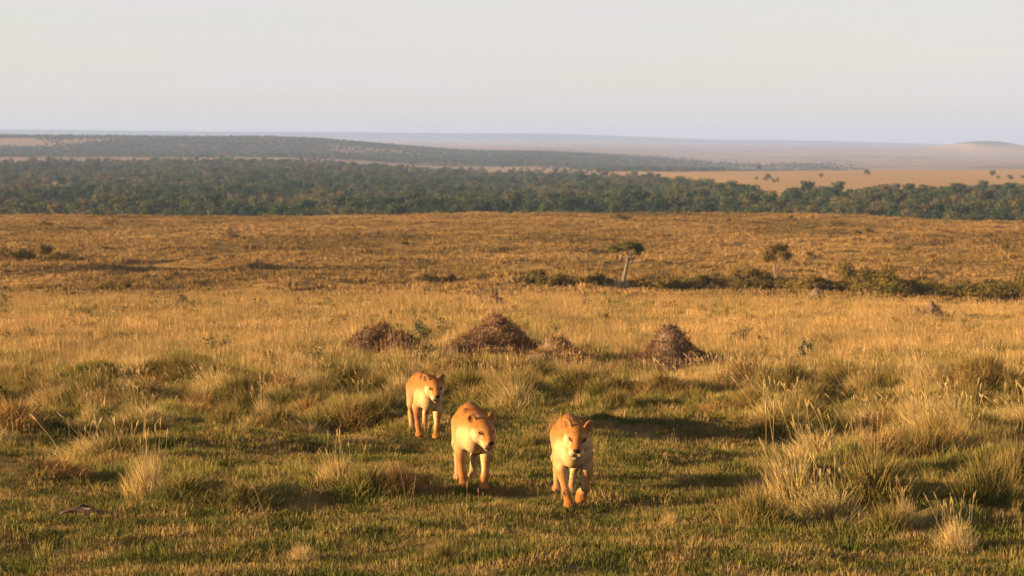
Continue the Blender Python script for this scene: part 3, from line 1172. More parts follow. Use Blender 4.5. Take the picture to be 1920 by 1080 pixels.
def stand(pose, px, row, paw_key, yaw, size):
    """where the root must stand so that the given paw meets the ground at a photograph position"""
    X, Y, Z = at(px, row)
    p = np.array(pose[paw_key][2]) * size
    c, s = math.cos(yaw), math.sin(yaw)
    x, y = X - (c * p[0] - s * p[1]), Y - (s * p[0] + c * p[1])
    zs = []
    for key in ('fl', 'fr', 'hl', 'hr'):
        q = np.array(pose[key][2]) * size
        if q[2] < .06 * size:
            zs.append(g1(x + c * q[0] - s * q[1], y + s * q[0] + c * q[1]))
    return (x, y, sum(zs) / len(zs) + .005)


def lion_yaw(deg):
    return math.radians(-90 + deg)      # 0: straight at the camera, positive: towards the right of the picture


for nm, lb, ps, px, row, key, yd, sz in (
        ('lioness', 'lioness at the right with lifted forepaw, facing the camera head-on', POSE_RIGHT, 1067, 959, 'fr', 1, 1.07),
        ('lioness', 'middle lioness walking with lowered head turned to the right', POSE_MID, 907, 920, 'fl', 3.5, 1.06),
        ('lioness', 'lioness walking farthest back, at the left of the three', POSE_REAR, 818, 835, 'fl', 8, 1.05)):
    yw = lion_yaw(yd)
    lioness(nm, lb, ps, stand(ps, px, row, key, yw, sz), yw, sz)


# ------------------------------------------------------------------ loose grass cover of the foreground and the plain
rs = np.random.default_rng(21)
turf_protos = [blade_mesh('turf_tuft', [blades(70, .24, (.035, .10), (.006, .011), (.3, 1.0), (.1, .7), rs, gauss=False, segs=2)]) for _ in range(5)]
mid_protos = [blade_mesh('olive_tuft', [blades(60, .17, (.13, .30), (.006, .011), (.2, .8), (.2, .8), rs, bias=(rs.uniform(-.15, .15), rs.uniform(-.15, .15)))]) for _ in range(5)]
tall_protos = [blade_mesh('golden_tuft', [blades(46, .22, (.25, .55), (.008, .014), (.1, .5), (.1, .6), rs, bias=(rs.uniform(-.15, .15), rs.uniform(-.15, .15)), gauss=False),
                                          seed_heads(3, (.45, .72), (.02, .25), rs, .2, w=.0025, hw=.006)]) for _ in range(6)]
far_protos = [blade_mesh('golden_far_tuft', [blades(44, .34, (.24, .50), (.014, .026), (.1, .5), (.1, .6), rs, gauss=False, segs=2),
                                             seed_heads(3, (.45, .7), (.02, .25), rs, .25, w=.005, hw=.012)]) for _ in range(5)]


def half_near(y):
    return .205 * y + 2.6


P = jitter_points(22, 64, half_near, lambda y: .155 if y < 46 else .19)
T = tallness(P[:, 0], P[:, 1])
keep = rng.uniform(0, 1, len(P)) < np.where(T > .75, .35, 1.0)
P, T = P[keep], T[keep]
# bare reddish earth shows through here and there
bare = fbm(P[:, 0] / 1.1, P[:, 1] / 1.9, 61, 3)
keep = rng.uniform(0, 1, len(P)) < 1 - .40 * sstep(.14, .38, bare) * (P[:, 1] < 42)
P, T = P[keep], T[keep]
n = len(P)
s = rng.uniform(.7, 1.25, n) * (1 + .5 * T) * (1 + .55 * fbm(P[:, 0] / .6, P[:, 1] / .8, 65, 2))
scatter('short_grass', proto_collection('turf_tufts', turf_protos, M_TURF), 5,
        np.column_stack([P, ground(P[:, 0], P[:, 1])]),
        np.column_stack([rng.normal(0, .06, n), rng.normal(0, .06, n), rng.uniform(0, 6.28, n)]),
        np.column_stack([s, s, s * rng.uniform(.7, 1.3, n)]),
        'short cropped olive green turf covering the open foreground', 'grass')

P = jitter_points(24, 70, half_near, lambda y: .20)
T = tallness(P[:, 0], P[:, 1])
keep = rng.uniform(0, 1, len(P)) < sstep(.16, .55, T) * np.where(T > .9, .5, 1.0) + .012
P, T = P[keep], T[keep]
n = len(P)
cl = fbm(P[:, 0] / .55, P[:, 1] / .7, 63, 2)
s = rng.uniform(.65, 1.15, n) * (.62 + .5 * T) * (1 + .75 * cl)
scatter('rough_grass', proto_collection('olive_tufts', mid_protos, M_MID), 5,
        np.column_stack([P, ground(P[:, 0], P[:, 1])]),
        np.column_stack([rng.normal(0, .10, n), rng.normal(0, .10, n), rng.uniform(0, 6.28, n)]),
        np.column_stack([s, s, s * rng.uniform(.75, 1.2, n)]),
        'rough ankle-high olive and straw grass growing in patches between the lionesses and the mounds', 'grass')

P = jitter_points(40, 80, half_near, lambda y: .24)
T = tallness(P[:, 0], P[:, 1])
keep = rng.uniform(0, 1, len(P)) < sstep(.55, 1.0, T) * .85 + .015
P, T = P[keep], T[keep]
n = len(P)
cl = fbm(P[:, 0] / .8, P[:, 1] / 1.1, 67, 2)
keep = (cl > -.30) & (rng.uniform(0, 1, len(P)) > .9 * mound_clear(P[:, 0], P[:, 1]))
P, T, cl = P[keep], T[keep], cl[keep]
n = len(P)
s = rng.uniform(.6, 1.1, n) * (.40 + .38 * T) * (1 + .8 * cl)
Q = jitter_points(79, 124, half_near, lambda y: .34)
gap = fbm(Q[:, 0] / 3.2, Q[:, 1] / 6.5, 71, 3)
keep = rng.uniform(0, 1, len(Q)) < 1 - .75 * sstep(.05, .40, gap)
Q = Q[keep]
m_ = len(Q)
s2 = rng.uniform(.55, 1.05, m_) * (.70 + .3 * fbm(Q[:, 0] / 4, Q[:, 1] / 7, 73, 2)) * (1 + .8 * fbm(Q[:, 0] / 1.1, Q[:, 1] / 1.6, 75, 2))
gold_col = proto_collection('golden_tufts', tall_protos + far_protos, M_TALL)
PP = np.vstack([P, Q])
SS = np.concatenate([s, s2])
n = len(PP)
scatter('golden_grass', gold_col, 11,
        np.column_stack([PP, ground(PP[:, 0], PP[:, 1])]),
        np.column_stack([rng.normal(0, .08, n), rng.normal(0, .08, n), rng.uniform(0, 6.28, n)]),
        np.column_stack([SS, SS, SS * rng.uniform(.8, 1.2, n)]),
        'dense knee-high golden grass on the plain around and behind the mounds', 'grass',
        idx=np.concatenate([rng.integers(0, 6, len(P)), rng.integers(6, 11, m_)]))

# ------------------------------------------------------------------ small weeds among the golden grass
weed_protos = []
for q in range(4):
    cs = [(rs.uniform(-.15, .15), rs.uniform(-.15, .15), rs.uniform(.12, .34)) for _ in range(5)]
    weed_protos.append((cs, [(.10, .10, .09)] * 5))


# ------------------------------------------------------------------ grass of the far slope
slope_protos = []
for _ in range(6):
    slope_protos.append(blade_mesh('slope_tuft', [blades(40, .6, (.30, .80), (.06, .13), (.2, .8), (.1, .6), rs, gauss=False, segs=2)]))
P = jitter_points(305, 835, lambda y: .205 * y + 12, lambda y: 1.0 + .0008 * (y - 300))
gap = fbm(P[:, 0] / 7, P[:, 1] / 11, 81, 3)
big = fbm(P[:, 0] / 40, P[:, 1] / 60, 83, 3)
keep = rng.uniform(0, 1, len(P)) < (.92 - .75 * sstep(-.05, .45, gap)) * (1 - .4 * sstep(.2, .5, big)) * (.35 + .65 * sstep(318, 345, P[:, 1] + 10 * big))
P, gap = P[keep], gap[keep]
n = len(P)
s = rng.uniform(.5, 1.0, n) * (1 + .7 * fbm(P[:, 0] / 3.0, P[:, 1] / 4.0, 85, 2)) * (1 + .35 * (rng.uniform(0, 1, n) > .95))
scatter('slope_grass', proto_collection('slope_tufts', slope_protos, M_SLOPE), 6,
        np.column_stack([P, ground(P[:, 0], P[:, 1])]),
        np.column_stack([rng.normal(0, .08, n), rng.normal(0, .08, n), rng.uniform(0, 6.28, n)]),
        np.column_stack([s * 1.15, s * 1.15, s * rng.uniform(.7, 1.25, n)]),
        'tufted brown and gold grass covering the far slope below the woods', 'grass')


# ------------------------------------------------------------------ leaf masses
def leaf_cards(centres, radii, n, size, r_, flat=1.0, shell=.55):
    """n small folded leaf sprays spread through blobs"""
    k = len(centres)
    which = r_.choice(k, n, p=np.array([r[0] * r[1] for r in radii]) / sum(r[0] * r[1] for r in radii))
    c = np.array(centres)[which]
    rad = np.array(radii)[which]
    u = r_.normal(0, 1, (n, 3))
    u /= np.linalg.norm(u, axis=1)[:, None]
    nrm = u + r_.normal(0, .42, (n, 3))
    nrm /= np.linalg.norm(nrm, axis=1)[:, None]
    rr = (shell + (1 - shell) * r_.uniform(0, 1, n)) * r_.uniform(.85, 1.12, n)
    p = c + u * rad * rr[:, None]
    sz = r_.uniform(.6, 1.3, n) * size
    a = np.cross(nrm, r_.normal(0, 1, (n, 3)))
    a /= np.linalg.norm(a, axis=1)[:, None]
    b = np.cross(nrm, a)
    b /= np.linalg.norm(b, axis=1)[:, None] + 1e-9
    a[:, 2] *= flat
    b[:, 2] *= flat
    nn = np.cross(a, b)
    V = np.stack([p - a * sz[:, None] * .5 + nn * 0, p + b * sz[:, None] * .42 + nn * (sz * .12)[:, None],
                  p + a * sz[:, None] * .5, p - b * sz[:, None] * .42 + nn * (sz * .12)[:, None]], 1)
    F = (np.arange(n)[:, None] * 4 + np.arange(4)[None]).tolist()
    rn = np.repeat(r_.uniform(0, 1, n)[:, None], 4, 1)
    return V.reshape(-1, 3), F, np.zeros(n * 4), rn.ravel()


def tube(pts, rad, sides=7):
    """tapered bent tube"""
    pts = np.array(pts, float)
    V, F = [], []
    for i, p in enumerate(pts):
        t = pts[min(i + 1, len(pts) - 1)] - pts[max(i - 1, 0)]
        t /= np.linalg.norm(t)
        a = np.cross(t, (0.3, 1, .2))
        a /= np.linalg.norm(a)
        b = np.cross(t, a)
        for q in range(sides):
            w = 2 * math.pi * q / sides
            V.append(p + rad[i] * (math.cos(w) * a + math.sin(w) * b))
    for i in range(len(pts) - 1):
        for q in range(sides):
            F.append([i * sides + q, i * sides + (q + 1) % sides, (i + 1) * sides + (q + 1) % sides, (i + 1) * sides + q])
    F.append([(len(pts) - 1) * sides + q for q in range(sides)])
    return np.array(V), F


wp = []
for cs, rd in weed_protos:
    g = leaf_cards(cs, rd, 90, .042, rs, shell=.1)
    wp.append(new_mesh('weed', g[0], g[1], attrs={'hgt': g[2], 'rnd': g[3]}))
P = jitter_points(55, 122, half_near, lambda y: .62)
wn_ = fbm(P[:, 0] / 2.6, P[:, 1] / 4.5, 95, 3)
keep = rng.uniform(0, 1, len(P)) < .03 + .35 * sstep(.15, .45, wn_)
P = P[keep]
n = len(P)
s = rng.uniform(.4, 1.1, n)
scatter('weeds', proto_collection('weed_tufts', [m_.copy() for m_ in wp], M_WEED), 4, np.column_stack([P, ground(P[:, 0], P[:, 1])]),
        np.column_stack([rng.normal(0, .15, n), rng.normal(0, .15, n), rng.uniform(0, 6.28, n)]), np.column_stack([s, s, s]),
        'small dull green and brown weeds sprinkled through the golden grass', 'weeds')


P = jitter_points(308, 832, lambda y: .205 * y + 12, lambda y: 3.6)
wn_ = fbm(P[:, 0] / 22, P[:, 1] / 30, 97, 3)
keep = rng.uniform(0, 1, len(P)) < .04 + .32 * sstep(.05, .45, wn_)
P = P[keep]
n = len(P)
s = rng.uniform(1.0, 3.4, n) * rng.uniform(.6, 1.0, n)
scatter('slope_scrub', proto_collection('scrub_tufts', [m_.copy() for m_ in wp], M_SCRUB), 4, np.column_stack([P, ground(P[:, 0], P[:, 1])]),
        np.column_stack([np.zeros(n), np.zeros(n), rng.uniform(0, 6.28, n)]), np.column_stack([s * 1.3, s * 1.3, s * .8]),
        'low dark scrub sprinkled over the far grass slope', 'scrub')


def wood_tree_mesh(name, h, w, nb, r_, trunk=.28, leaf=.75, n=420):
    """(crown, trunk, both together)"""
    cs, rd = [], []
    for q in range(nb):
        a = r_.uniform(0, 6.28)
        rr = w * .5 * math.sqrt(r_.uniform(0, .55))
        br = w * r_.uniform(.20, .32)
        cs.append((rr * math.cos(a), rr * math.sin(a), h * (trunk + .12 + (1 - trunk - .25) * r_.uniform(.15, 1) * (1 - .5 * rr / w))))
        rd.append((br, br, br * r_.uniform(.6, .9)))
    g = leaf_cards(cs, rd, n, leaf, r_, shell=.45)
    tv, tf = tube([(0, 0, -.4), (.1, 0, h * .25), (-.1, .1, h * .6)], [.25 * w / 8, .18 * w / 8, .08 * w / 8], 5)
    nv = len(g[0])
    V = np.vstack([g[0], tv])
    F = g[1] + [[i + nv for i in q] for q in tf]
    me = new_mesh(name, V, F, attrs={'hgt': np.zeros(len(V)), 'rnd': np.concatenate([g[3], np.zeros(len(tv))])})
    me.materials.append(M_WOOD_LEAF)
    me.materials.append(M_BARK)
    mi = np.zeros(len(me.polygons), np.int32)
    mi[len(g[1]):] = 1
    me.polygons.foreach_set('material_index', mi)
    crown = new_mesh('crown', g[0], g[1], attrs={'hgt': g[2], 'rnd': g[3]})
    crown.materials.append(M_WOOD_LEAF)
    stem = new_mesh('trunk', tv, tf)
    stem.materials.append(M_BARK)
    return me, crown, stem


ORD = ['first', 'second', 'third', 'fourth', 'fifth', 'sixth', 'seventh', 'eighth', 'ninth', 'tenth', 'eleventh', 'twelfth', 'thirteenth', 'fourteenth', 'fifteenth', 'sixteenth', 'seventeenth', 'eighteenth', 'nineteenth', 'twentieth', 'twenty-first', 'twenty-second', 'twenty-third', 'twenty-fourth', 'twenty-fifth', 'twenty-sixth', 'twenty-seventh', 'twenty-eighth']


def label_in_order(items):
    """items (object, photograph column, phrase): things of one phrase are told apart by their order from the left"""
    by = {}
    for o, px, ph in items:
        by.setdefault(ph, []).append((px, o))
    for ph, lst in by.items():
        lst.sort(key=lambda t: t[0])
        for i, (px, o) in enumerate(lst):
            o['label'] = ph if len(lst) == 1 else '%s, %s from left' % (ph, ORD[min(i, 27)])


rt = np.random.default_rng(5)
wood_sets = [wood_tree_mesh('round_tree', 8.5, 8.5, 7, rt), wood_tree_mesh('tall_tree', 11.5, 8.0, 9, rt, n=520), wood_tree_mesh('broad_tree', 8.0, 11.0, 9, rt, n=520),
               wood_tree_mesh('low_tree', 5.0, 7.0, 6, rt, trunk=.05, n=300), wood_tree_mesh('slim_tree', 9.5, 5.5, 6, rt, n=300), wood_tree_mesh('thicket_tree', 4.0, 8.5, 7, rt, trunk=.0, n=320)]
wood_meshes = [w_[0] for w_ in wood_sets]
WOOD_KIND = ['round-crowned tree', 'tall full-crowned tree', 'broad spreading tree', 'low bushy tree', 'slim upright tree', 'low wide thicket']

P = jitter_points(1180, 5300, lambda y: .225 * y + 40, lambda y: 7.0 + .0016 * (y - 1180))
cov = wood_cover(P[:, 0], P[:, 1])
keep = rng.uniform(0, 1, len(P)) < cov
P = P[keep]
n = len(P)
kind = np.where(fbm(P[:, 0] / 120 + 9, P[:, 1] / 200, 91, 3) > .12, rng.choice([3, 5, 3, 0], n), rng.choice([0, 1, 2, 4, 0, 2, 3], n))
sc_ = rng.uniform(.42, 1.22, n) * (1 + .3 * fbm(P[:, 0] / 60, P[:, 1] / 90, 93, 2))
rzs = rng.uniform(0, 6.28, n)
pz = ground(P[:, 0], P[:, 1])
pxs, rows = to_px(P[:, 0], P[:, 1], pz)
hgt = np.array([8.5, 11.5, 8, 5, 9.5, 4])[kind] * sc_
# the trees of the front rank, whose crowns rise clear of the slope in front, are single trees
crest = np.interp(pxs, [0, 300, 640, 900, 1200, 1500, 1700, 1920], [403, 406, 402, 398, 395, 400, 405, 415])
clear = (crest - (rows - hgt / P[:, 1] * FPX)) > 6
inview = (pxs > -10) & (pxs < 1930) & clear
score = np.where(inview, hgt / P[:, 1], 0)
order = np.argsort(-score)
single = np.zeros(n, bool)
single[order[:280]] = True
single &= inview
SECT = [(130, 'at the left edge'), (300, 'above the left shrub clump'), (500, 'left of centre'), (690, 'above the long slope shadow end'), (860, 'above the farthest lioness'), (1010, 'above the largest mound'),
        (1110, 'left of the acacia'), (1240, 'above the acacia'), (1400, 'between acacia and round tree'), (1520, 'above the round tree'), (1680, 'right of the round tree'), (1800, 'before the right plain'), (9999, 'at the right edge')]
todo = []
for q in np.where(single)[0]:
    k = int(kind[q])
    o = bpy.data.objects.new('woodland_tree', None)
    C.objects.link(o)
    o.location = (P[q, 0], P[q, 1], pz[q])
    o.rotation_euler = (0, 0, float(rzs[q]))
    o.scale = (float(sc_[q]),) * 3
    link('crown', wood_sets[k][1], None, o)
    link('trunk', wood_sets[k][2], None, o)
    where = next(w_ for lim, w_ in SECT if pxs[q] < lim)
    tag(o, 'tree', 'tree', 'front trees of the dark wood')
    todo.append((o, pxs[q], '%s fronting the wood %s' % (WOOD_KIND[k], where)))
label_in_order(todo)
r_ = ~single
scatter('woodland', proto_collection('wood_trees', wood_meshes, None), 6, np.column_stack([P[r_], pz[r_]]),
        np.column_stack([np.zeros(r_.sum()), np.zeros(r_.sum()), rzs[r_]]), np.column_stack([sc_[r_]] * 3),
        'dark green wood filling the lowland behind the grass slope', 'woodland', idx=kind[r_])

far_meshes = [w_[0] for w_ in (wood_tree_mesh('far_tree', 6.5, 8.5, 5, rt, leaf=1.8, n=70), wood_tree_mesh('far_tree_tall', 9.0, 8.0, 5, rt, leaf=1.8, n=80), wood_tree_mesh('far_thicket', 4.0, 11.0, 5, rt, trunk=.0, leaf=2.0, n=80))]
P = jitter_points(4350, 10100, lambda y: .215 * y + 40, lambda y: 13.5 + .0006 * (y - 5000))
cov = wood_cover(P[:, 0], P[:, 1]) * sstep(5100, 5350, P[:, 1] + 900 * (to_px(P[:, 0], P[:, 1])[0] > 650))
keep = rng.uniform(0, 1, len(P)) < cov
P = P[keep]
n = len(P)
sc_ = rng.uniform(.6, 1.25, n)
scatter('ridge_woodland', proto_collection('far_trees', far_meshes, None), 3, np.column_stack([P, ground(P[:, 0], P[:, 1])]),
        np.column_stack([np.zeros(n), np.zeros(n), rng.uniform(0, 6.28, n)]), np.column_stack([sc_] * 3),
        'hazy wood on the long ridge and its foot far behind', 'woodland')


# ------------------------------------------------------------------ shrubs and the two trees below the slope
def shrub_mesh(name, w, h, nb, n, leaf, r_):
    cs, rd = [], []
    for q in range(nb):
        a, rr = r_.uniform(0, 6.28), w * .5 * math.sqrt(r_.uniform(0, .6))
        br = w * r_.uniform(.18, .30)
        cs.append((rr * math.cos(a), rr * math.sin(a), h * r_.uniform(.25, .72) * (1 - .5 * rr / w)))
        rd.append((br, br, min(h * r_.uniform(.25, .36), br)))
    g = leaf_cards(cs, rd, n, leaf, r_, shell=.3)
    v = g[0].copy()
    v[:, 2] = np.maximum(v[:, 2], -.05)
    return new_mesh(name, v, g[1], attrs={'hgt': g[2], 'rnd': g[3]})


def stems_mesh(name, w, h, k, r_, rad=.04):
    parts = []
    for q in range(k):
        a = r_.uniform(0, 6.28)
        d = w * .3 * r_.uniform(.3, 1)
        parts.append(tube([(0, 0, -.1), (d * .4 * math.cos(a), d * .4 * math.sin(a), h * .35), (d * math.cos(a), d * math.sin(a), h * .7)], [rad, rad * .7, rad * .35], 5))
    v, f = concat(parts)
    return new_mesh(name, v, f)


shrub_kinds = []
for q, (w, h, nb) in enumerate(((3.6, 2.0, 8), (5.2, 2.2, 11), (2.6, 1.7, 6), (3.4, 2.9, 9))):
    shrub_kinds.append((shrub_mesh('foliage', w, h, nb, 1300, .22, rt), stems_mesh('stem', w, h, 5, rt, .05)))


def shrub(kind, px, row, scale, label, group, dmin=200, mat=M_SHRUB, name='shrub', zs=1.0):
    x, y, z = at(px, row, dmin)
    root = bpy.data.objects.new(name, None)
    C.objects.link(root)
    root.location = (x, y, z - .05)
    root.rotation_euler = (0, 0, random.uniform(0, 6.28))
    root.scale = (scale, scale, scale * zs)
    tag(root, label, 'shrub', group)
    link('foliage', shrub_kinds[kind][0], mat, root)
    link('stem', shrub_kinds[kind][1], M_BARK, root)
    return root


LINE = [(1000, 530, 2, .8), (1030, 536, 0, .7), (1062, 536, 1, .6), (1098, 536, 2, .7), (1130, 534, 2, .75), (1205, 540, 0, .75), (1238, 540, 1, .75), (1280, 540, 0, .7), (1310, 538, 2, .8),
        (1335, 537, 1, .6), (1370, 540, 0, .75), (1412, 542, 1, .7), (1400, 524, 0, .8), (1440, 541, 2, .8), (1478, 541, 0, .7), (1515, 545, 1, .75), (1548, 545, 2, .85),
        (1590, 530, 3, .8), (1570, 548, 0, .6), (1622, 552, 3, .9), (1668, 556, 3, .95), (1700, 553, 0, .9), (1745, 552, 1, .7), (1785, 556, 1, .6), (1838, 560, 0, .8), (1880, 562, 1, .8), (1915, 560, 3, .85),
        (1860, 548, 0, .8), (1800, 545, 2, .7), (1348, 528, 2, .6), (1255, 528, 2, .5), (1725, 540, 2, .7)]
todo = []
LINE += [(px + 17, row + 2, (k + 1) % 3, sc * .8) for px, row, k, sc in LINE[3::1] if px > 1190]
for i, (px, row, k, sc) in enumerate(LINE):
    where = 'between acacia and round tree' if 1185 < px < 1445 else ('left of the acacia' if px <= 1185 else ('just right of the round tree' if px < 1640 else 'near the right edge'))
    todo.append((shrub(k, px, row, sc * 1.3, 'shrub', 'shrubs of the thicket line in the dip', zs=1.05), px, 'olive shrub of the thicket line %s' % where))
for px, row, k, sc in ((8, 486, 1, 1.1), (45, 488, 0, 1.25), (78, 486, 3, 1.1), (112, 490, 1, .95), (142, 492, 0, .7)):
    todo.append((shrub(k, px, row, sc * .9, 'shrub', 'shrub clump on the left of the slope'), px, 'olive shrub in the clump at the left of the far slope'))
for px, row, k, sc in ((1140, 452, 2, .3), (1160, 413, 1, .8), (760, 460, 2, .5), (965, 437, 2, .35), (1520, 483, 2, .55), (940, 474, 2, .45), (675, 478, 2, .4), (1610, 440, 2, .6), (1630, 436, 2, .5),
                       (1855, 447, 1, .5), (1570, 425, 1, .6), (1480, 412, 2, .6), (1330, 432, 2, .5), (85, 424, 1, .5), (210, 422, 1, .55), (430, 447, 1, .6), (1880, 470, 2, .6), (1700, 470, 2, .5), (840, 527, 2, .5), (800, 530, 1, .5), (900, 527, 1, .5), (200, 543, 1, .5), (230, 545, 2, .6)):
    side = 'left third' if px < 640 else ('middle third' if px < 1280 else 'right third')
    todo.append((shrub(k, px, row, sc * 1.25, 'shrub', 'lone shrubs dotted over the slope'), px, 'small lone shrub on the far slope, %s' % side))
label_in_order(todo)


def acacia():
    x, y, z = at(1168, 541, 200)
    k = y / FPX
    r_ = np.random.default_rng(3)
    root = bpy.data.objects.new('acacia_tree', None)
    C.objects.link(root)
    root.location = (x, y, z)
    tag(root, 'flat-topped acacia with pale bent trunk standing in the dip', 'tree')
    f1 = (.55, 0, 3.35)
    tv, tf = tube([(-.05, 0, -.3), (0, 0, .0), (.05, 0, .9), (.28, .05, 1.9), (.42, 0, 2.7), f1], [.38, .32, .25, .22, .19, .15], 9)
    link('trunk', new_mesh('trunk', tv, tf, smooth=True), M_BARK_PALE, root)
    limbs = [[f1, (.2, .1, 3.9), (-.7, .3, 4.5), (-1.4, .3, 4.75)], [f1, (.9, -.1, 3.9), (1.5, .1, 4.5), (2.1, .2, 4.8)], [(.45, 0, 2.85), (.95, -.1, 3.2), (1.4, -.2, 3.9), (1.6, -.2, 4.4)],
             [f1, (.6, -.5, 4.1), (.5, -1.0, 4.8)], [f1, (.6, .6, 4.1), (.8, 1.2, 4.8)], [f1, (.5, .1, 4.2), (.3, .1, 5.0)]]
    for L_ in limbs:
        v, f = tube(L_, list(np.linspace(.13, .04, len(L_))), 6)
        link('limb', new_mesh('limb', v, f, smooth=True), M_BARK_PALE, root)
    cs = [(-1.2, 0, 4.9), (-.5, .5, 5.1), (.2, -.4, 5.3), (.9, .2, 5.4), (1.6, 0, 5.25), (2.1, .3, 4.9), (.5, 1.1, 5.1), (.6, -1.2, 5.1), (-.9, -.5, 4.7), (1.8, -.5, 4.6), (.3, .2, 5.0), (1.9, .1, 4.3)]
    rd = [(.75, .75, .36), (.8, .8, .38), (.85, .85, .34), (.9, .9, .34), (.8, .8, .36), (.6, .6, .34), (.8, .8, .3), (.8, .8, .3), (.6, .6, .25), (.6, .6, .3), (.9, .9, .3), (.35, .35, .3)]
    rd = [(a_ * 1.15, b_ * 1.15, c_ * 1.3) for a_, b_, c_ in rd]
    g = leaf_cards(cs, rd, 5600, .19, r_, shell=.1)
    link('crown', new_mesh('crown', g[0], g[1], attrs={'hgt': g[2], 'rnd': g[3]}), M_ACACIA, root)
    root.scale = (k * 87 / 5.7,) * 3


def round_tree():
    x, y, z = at(1455, 523, 200)
    k = y / FPX
    r_ = np.random.default_rng(13)
    root = bpy.data.objects.new('round_tree', None)
    C.objects.link(root)
    root.location = (x, y, z)
    tag(root, 'rounded olive tree with forked trunk behind the thicket line', 'tree')
    for L_, r0 in (([(-.05, 0, -.3), (-.12, 0, .6), (-.22, 0, 1.5), (-.5, .1, 2.6), (-.9, .2, 3.4)], .15), ([(.06, 0, -.3), (.08, 0, .7), (.12, 0, 1.5), (.5, -.1, 2.5), (1.1, 0, 3.2)], .15), ([(.0, .06, .9), (.05, .1, 1.9), (.1, .1, 3.0), (.3, .1, 4.0)], .10)):
        v, f = tube(L_, list(np.linspace(r0, .04, len(L_))), 8)
        link('trunk', new_mesh('trunk', v, f, smooth=True), M_BARK, root)
    cs = [(-1.2, 0, 3.3), (-1.3, .3, 2.5), (-.5, -.4, 3.9), (.3, .2, 4.1), (1.0, 0, 3.9), (1.6, .2, 3.0), (.6, -.8, 3.2), (0, .8, 3.4), (-.6, .4, 2.7), (1.2, -.3, 2.6), (1.3, .3, 4.2), (-.9, 0, 4.0)]
    rd = [(.75, .75, .6)] * 2 + [(.8, .8, .6)] * 3 + [(.75, .75, .6)] * 2 + [(.8, .8, .55)] * 2 + [(.65, .65, .45), (.4, .4, .4), (.5, .5, .5)]
    g = leaf_cards(cs, rd, 2300, .2, r_, shell=.2)
    link('crown', new_mesh('crown', g[0], g[1], attrs={'hgt': g[2], 'rnd': g[3]}), M_SHRUB, root)
    root.scale = (k * 68 / 4.6,) * 3


acacia()
round_tree()
for px, row, sc in ((-115, 516, 1.3), (-135, 510, 1.25), (-122, 504, 1.3), (-150, 498, 1.3)):   # just past the left edge: its shadow lies along the slope
    x, y, z = at(px, row, 200)
    o = bpy.data.objects.new('slope_tree', None)
    C.objects.link(o)
    o.location = (x, y, z)
    o.scale = (sc,) * 3
    link('crown', wood_sets[2][1], None, o)
    link('trunk', wood_sets[2][2], None, o)
    tag(o, 'broad tree past the left edge whose shadow crosses the slope, %s from the camera' % ORD[[516, 510, 504, 498].index(row)], 'tree', 'trees past the left edge')


